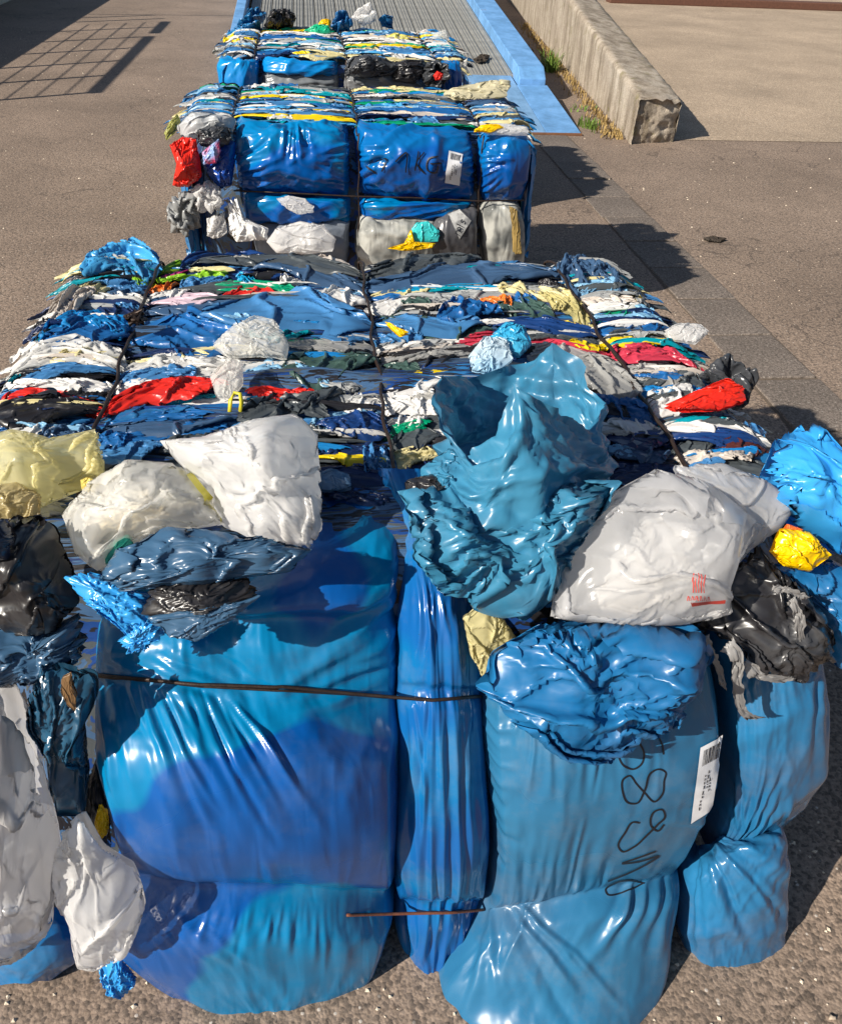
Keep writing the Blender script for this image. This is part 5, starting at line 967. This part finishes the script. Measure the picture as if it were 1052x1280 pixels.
fb(r3, [(328, 90, 420, 93, 6.50), (325, 96, 424, 98, 6.46), (325, 112, 424, 112, 6.45), (328, 135, 422, 135, 6.5)], .06, film((122, 126, 130), (90, 94, 98), .22, 0, 1, .6, 14, (.4, 1, 1), .4, key='g33'), 17, 'grey wrinkled film below the cyan bulge', amp=.012)
fb(r3, [(428, 92, 500, 94, 6.50), (427, 98, 520, 99, 6.46), (427, 112, 540, 112, 6.45), (430, 135, 540, 135, 6.5)], .06, film((128, 130, 132), (96, 98, 102), .22, 0, 1, .6, 14, (.4, 1, 1), .4, key='g34'), 18, 'grey film low right of the middle wire', amp=.012)
fb(r3, [(555, 74, 572, 76, 6.55), (552, 82, 578, 84, 6.47), (550, 100, 580, 102, 6.46), (552, 130, 578, 130, 6.5)], .06, M_B2b, 19, 'dark blue bulge at the right corner', amp=.012)
for xs in (X3[1],): wire_f(b3, xs, 6.50, np.linspace(1.06, .05, 12))
o = bag('plastic_bag', [(428, 86), (440, 70), (460, 67), (485, 74), (500, 84), (490, 94), (455, 97), (432, 95)], (464, 82, 6.45), 70, .14, CHB, 1.25, 38); thing(o, 'dark grey creased bag in the front of the farthest bale')
o = bag('plastic_bag', [(486, 80), (505, 74), (530, 74), (535, 90), (520, 104), (490, 102)], (510, 88, 6.48), 75, .09, BLK, 1.22, 34); thing(o, 'black bag right of the dark grey creased bag')
kr3 = bag('plastic_bag', [(526, 92), (532, 78), (546, 74), (560, 80), (562, 98), (550, 110), (532, 108)], (545, 92, 6.42), 78, .1, CHB, 1.22, 34, kind='crush'); thing(kr3, 'round charcoal bag with a red centre in the front of the farthest bale')
bag('red_film', [(541, 94), (546, 88), (554, 92), (552, 100), (544, 100)], (547, 94, 6.28), 78, .03, REDF, 1.25, 20, parent=kr3)
o = bag('plastic_bag', [(327, 34), (333, 18), (348, 10), (364, 13), (371, 26), (366, 36), (345, 40)], (349, 28, 7.75), 60, .17, BLK, 1.22, 38, kind='crush'); thing(o, 'round black bag on top of the farthest bale')
o = bag('plastic_bag', [(292, 36), (298, 26), (312, 22), (326, 28), (326, 38), (308, 40)], (310, 32, 7.75), 55, .12, BLU, 1.2, 32, kind='crush'); thing(o, 'blue bag on the left of the round black bag')
o = bag('plastic_bag', [(306, 24), (312, 12), (326, 10), (334, 18), (330, 28), (314, 28)], (320, 20, 7.95), 55, .1, BLU, 1.2, 30, kind='crush'); thing(o, 'blue bag end sticking up behind the round black bag')
o = bag('plastic_bag', [(412, 34), (418, 22), (432, 20), (442, 28), (440, 36), (424, 38)], (428, 30, 7.8), 55, .12, film((34, 96, 150), key='sb3'), 1.22, 30, kind='crush'); thing(o, 'steel blue bag left of the white bag on the farthest bale')
o = bag('plastic_bag', [(438, 22), (446, 10), (460, 8), (470, 15), (470, 26), (452, 30)], (454, 20, 7.9), 60, .13, WHT, 1.16, 32, kind='crush'); thing(o, 'white bag standing up on the farthest bale')
o = bag('plastic_bag', [(472, 28), (478, 20), (490, 20), (494, 30), (482, 33)], (483, 27, 7.9), 55, .08, BLU, 1.2, 24, kind='crush'); thing(o, 'small blue bag right of the white bag on the farthest bale')
o = bag('plastic_bag', [(396, 32), (402, 24), (414, 26), (412, 36), (400, 38)], (405, 31, 7.8), 50, .06, YEL, 1.25, 24); thing(o, 'small yellow bag on the farthest bale')
o = bag('plastic_bag', [(378, 40), (392, 34), (412, 34), (416, 42), (396, 45)], (397, 40, 7.55), 40, .06, film((30, 190, 140), None, .28, .1, key='gn3'), 1.2, 26); thing(o, 'green bag on top of the farthest bale')
o = bag('plastic_bag', [(536, 52), (542, 42), (556, 38), (562, 46), (558, 54), (546, 56)], (549, 47, 7.5), 45, .06, CLR, 1.2, 28); thing(o, 'clear bag corner at the right end of the farthest bale')
o = bag('plastic_bag', [(480, 50), (494, 42), (510, 46), (512, 52), (494, 54)], (496, 49, 7.4), 30, .05, film((230, 222, 120), None, .28, .15, key='ye3'), 1.15, 24); thing(o, 'pale yellow film on top of the farthest bale')
o = bag('plastic_bag', [(572, 100), (578, 76), (584, 72), (583, 90), (580, 104)], (579, 88, 6.6), 80, .03, CLR, 1.2, 22); thing(o, 'clear film strip hanging at the right corner of the farthest bale')
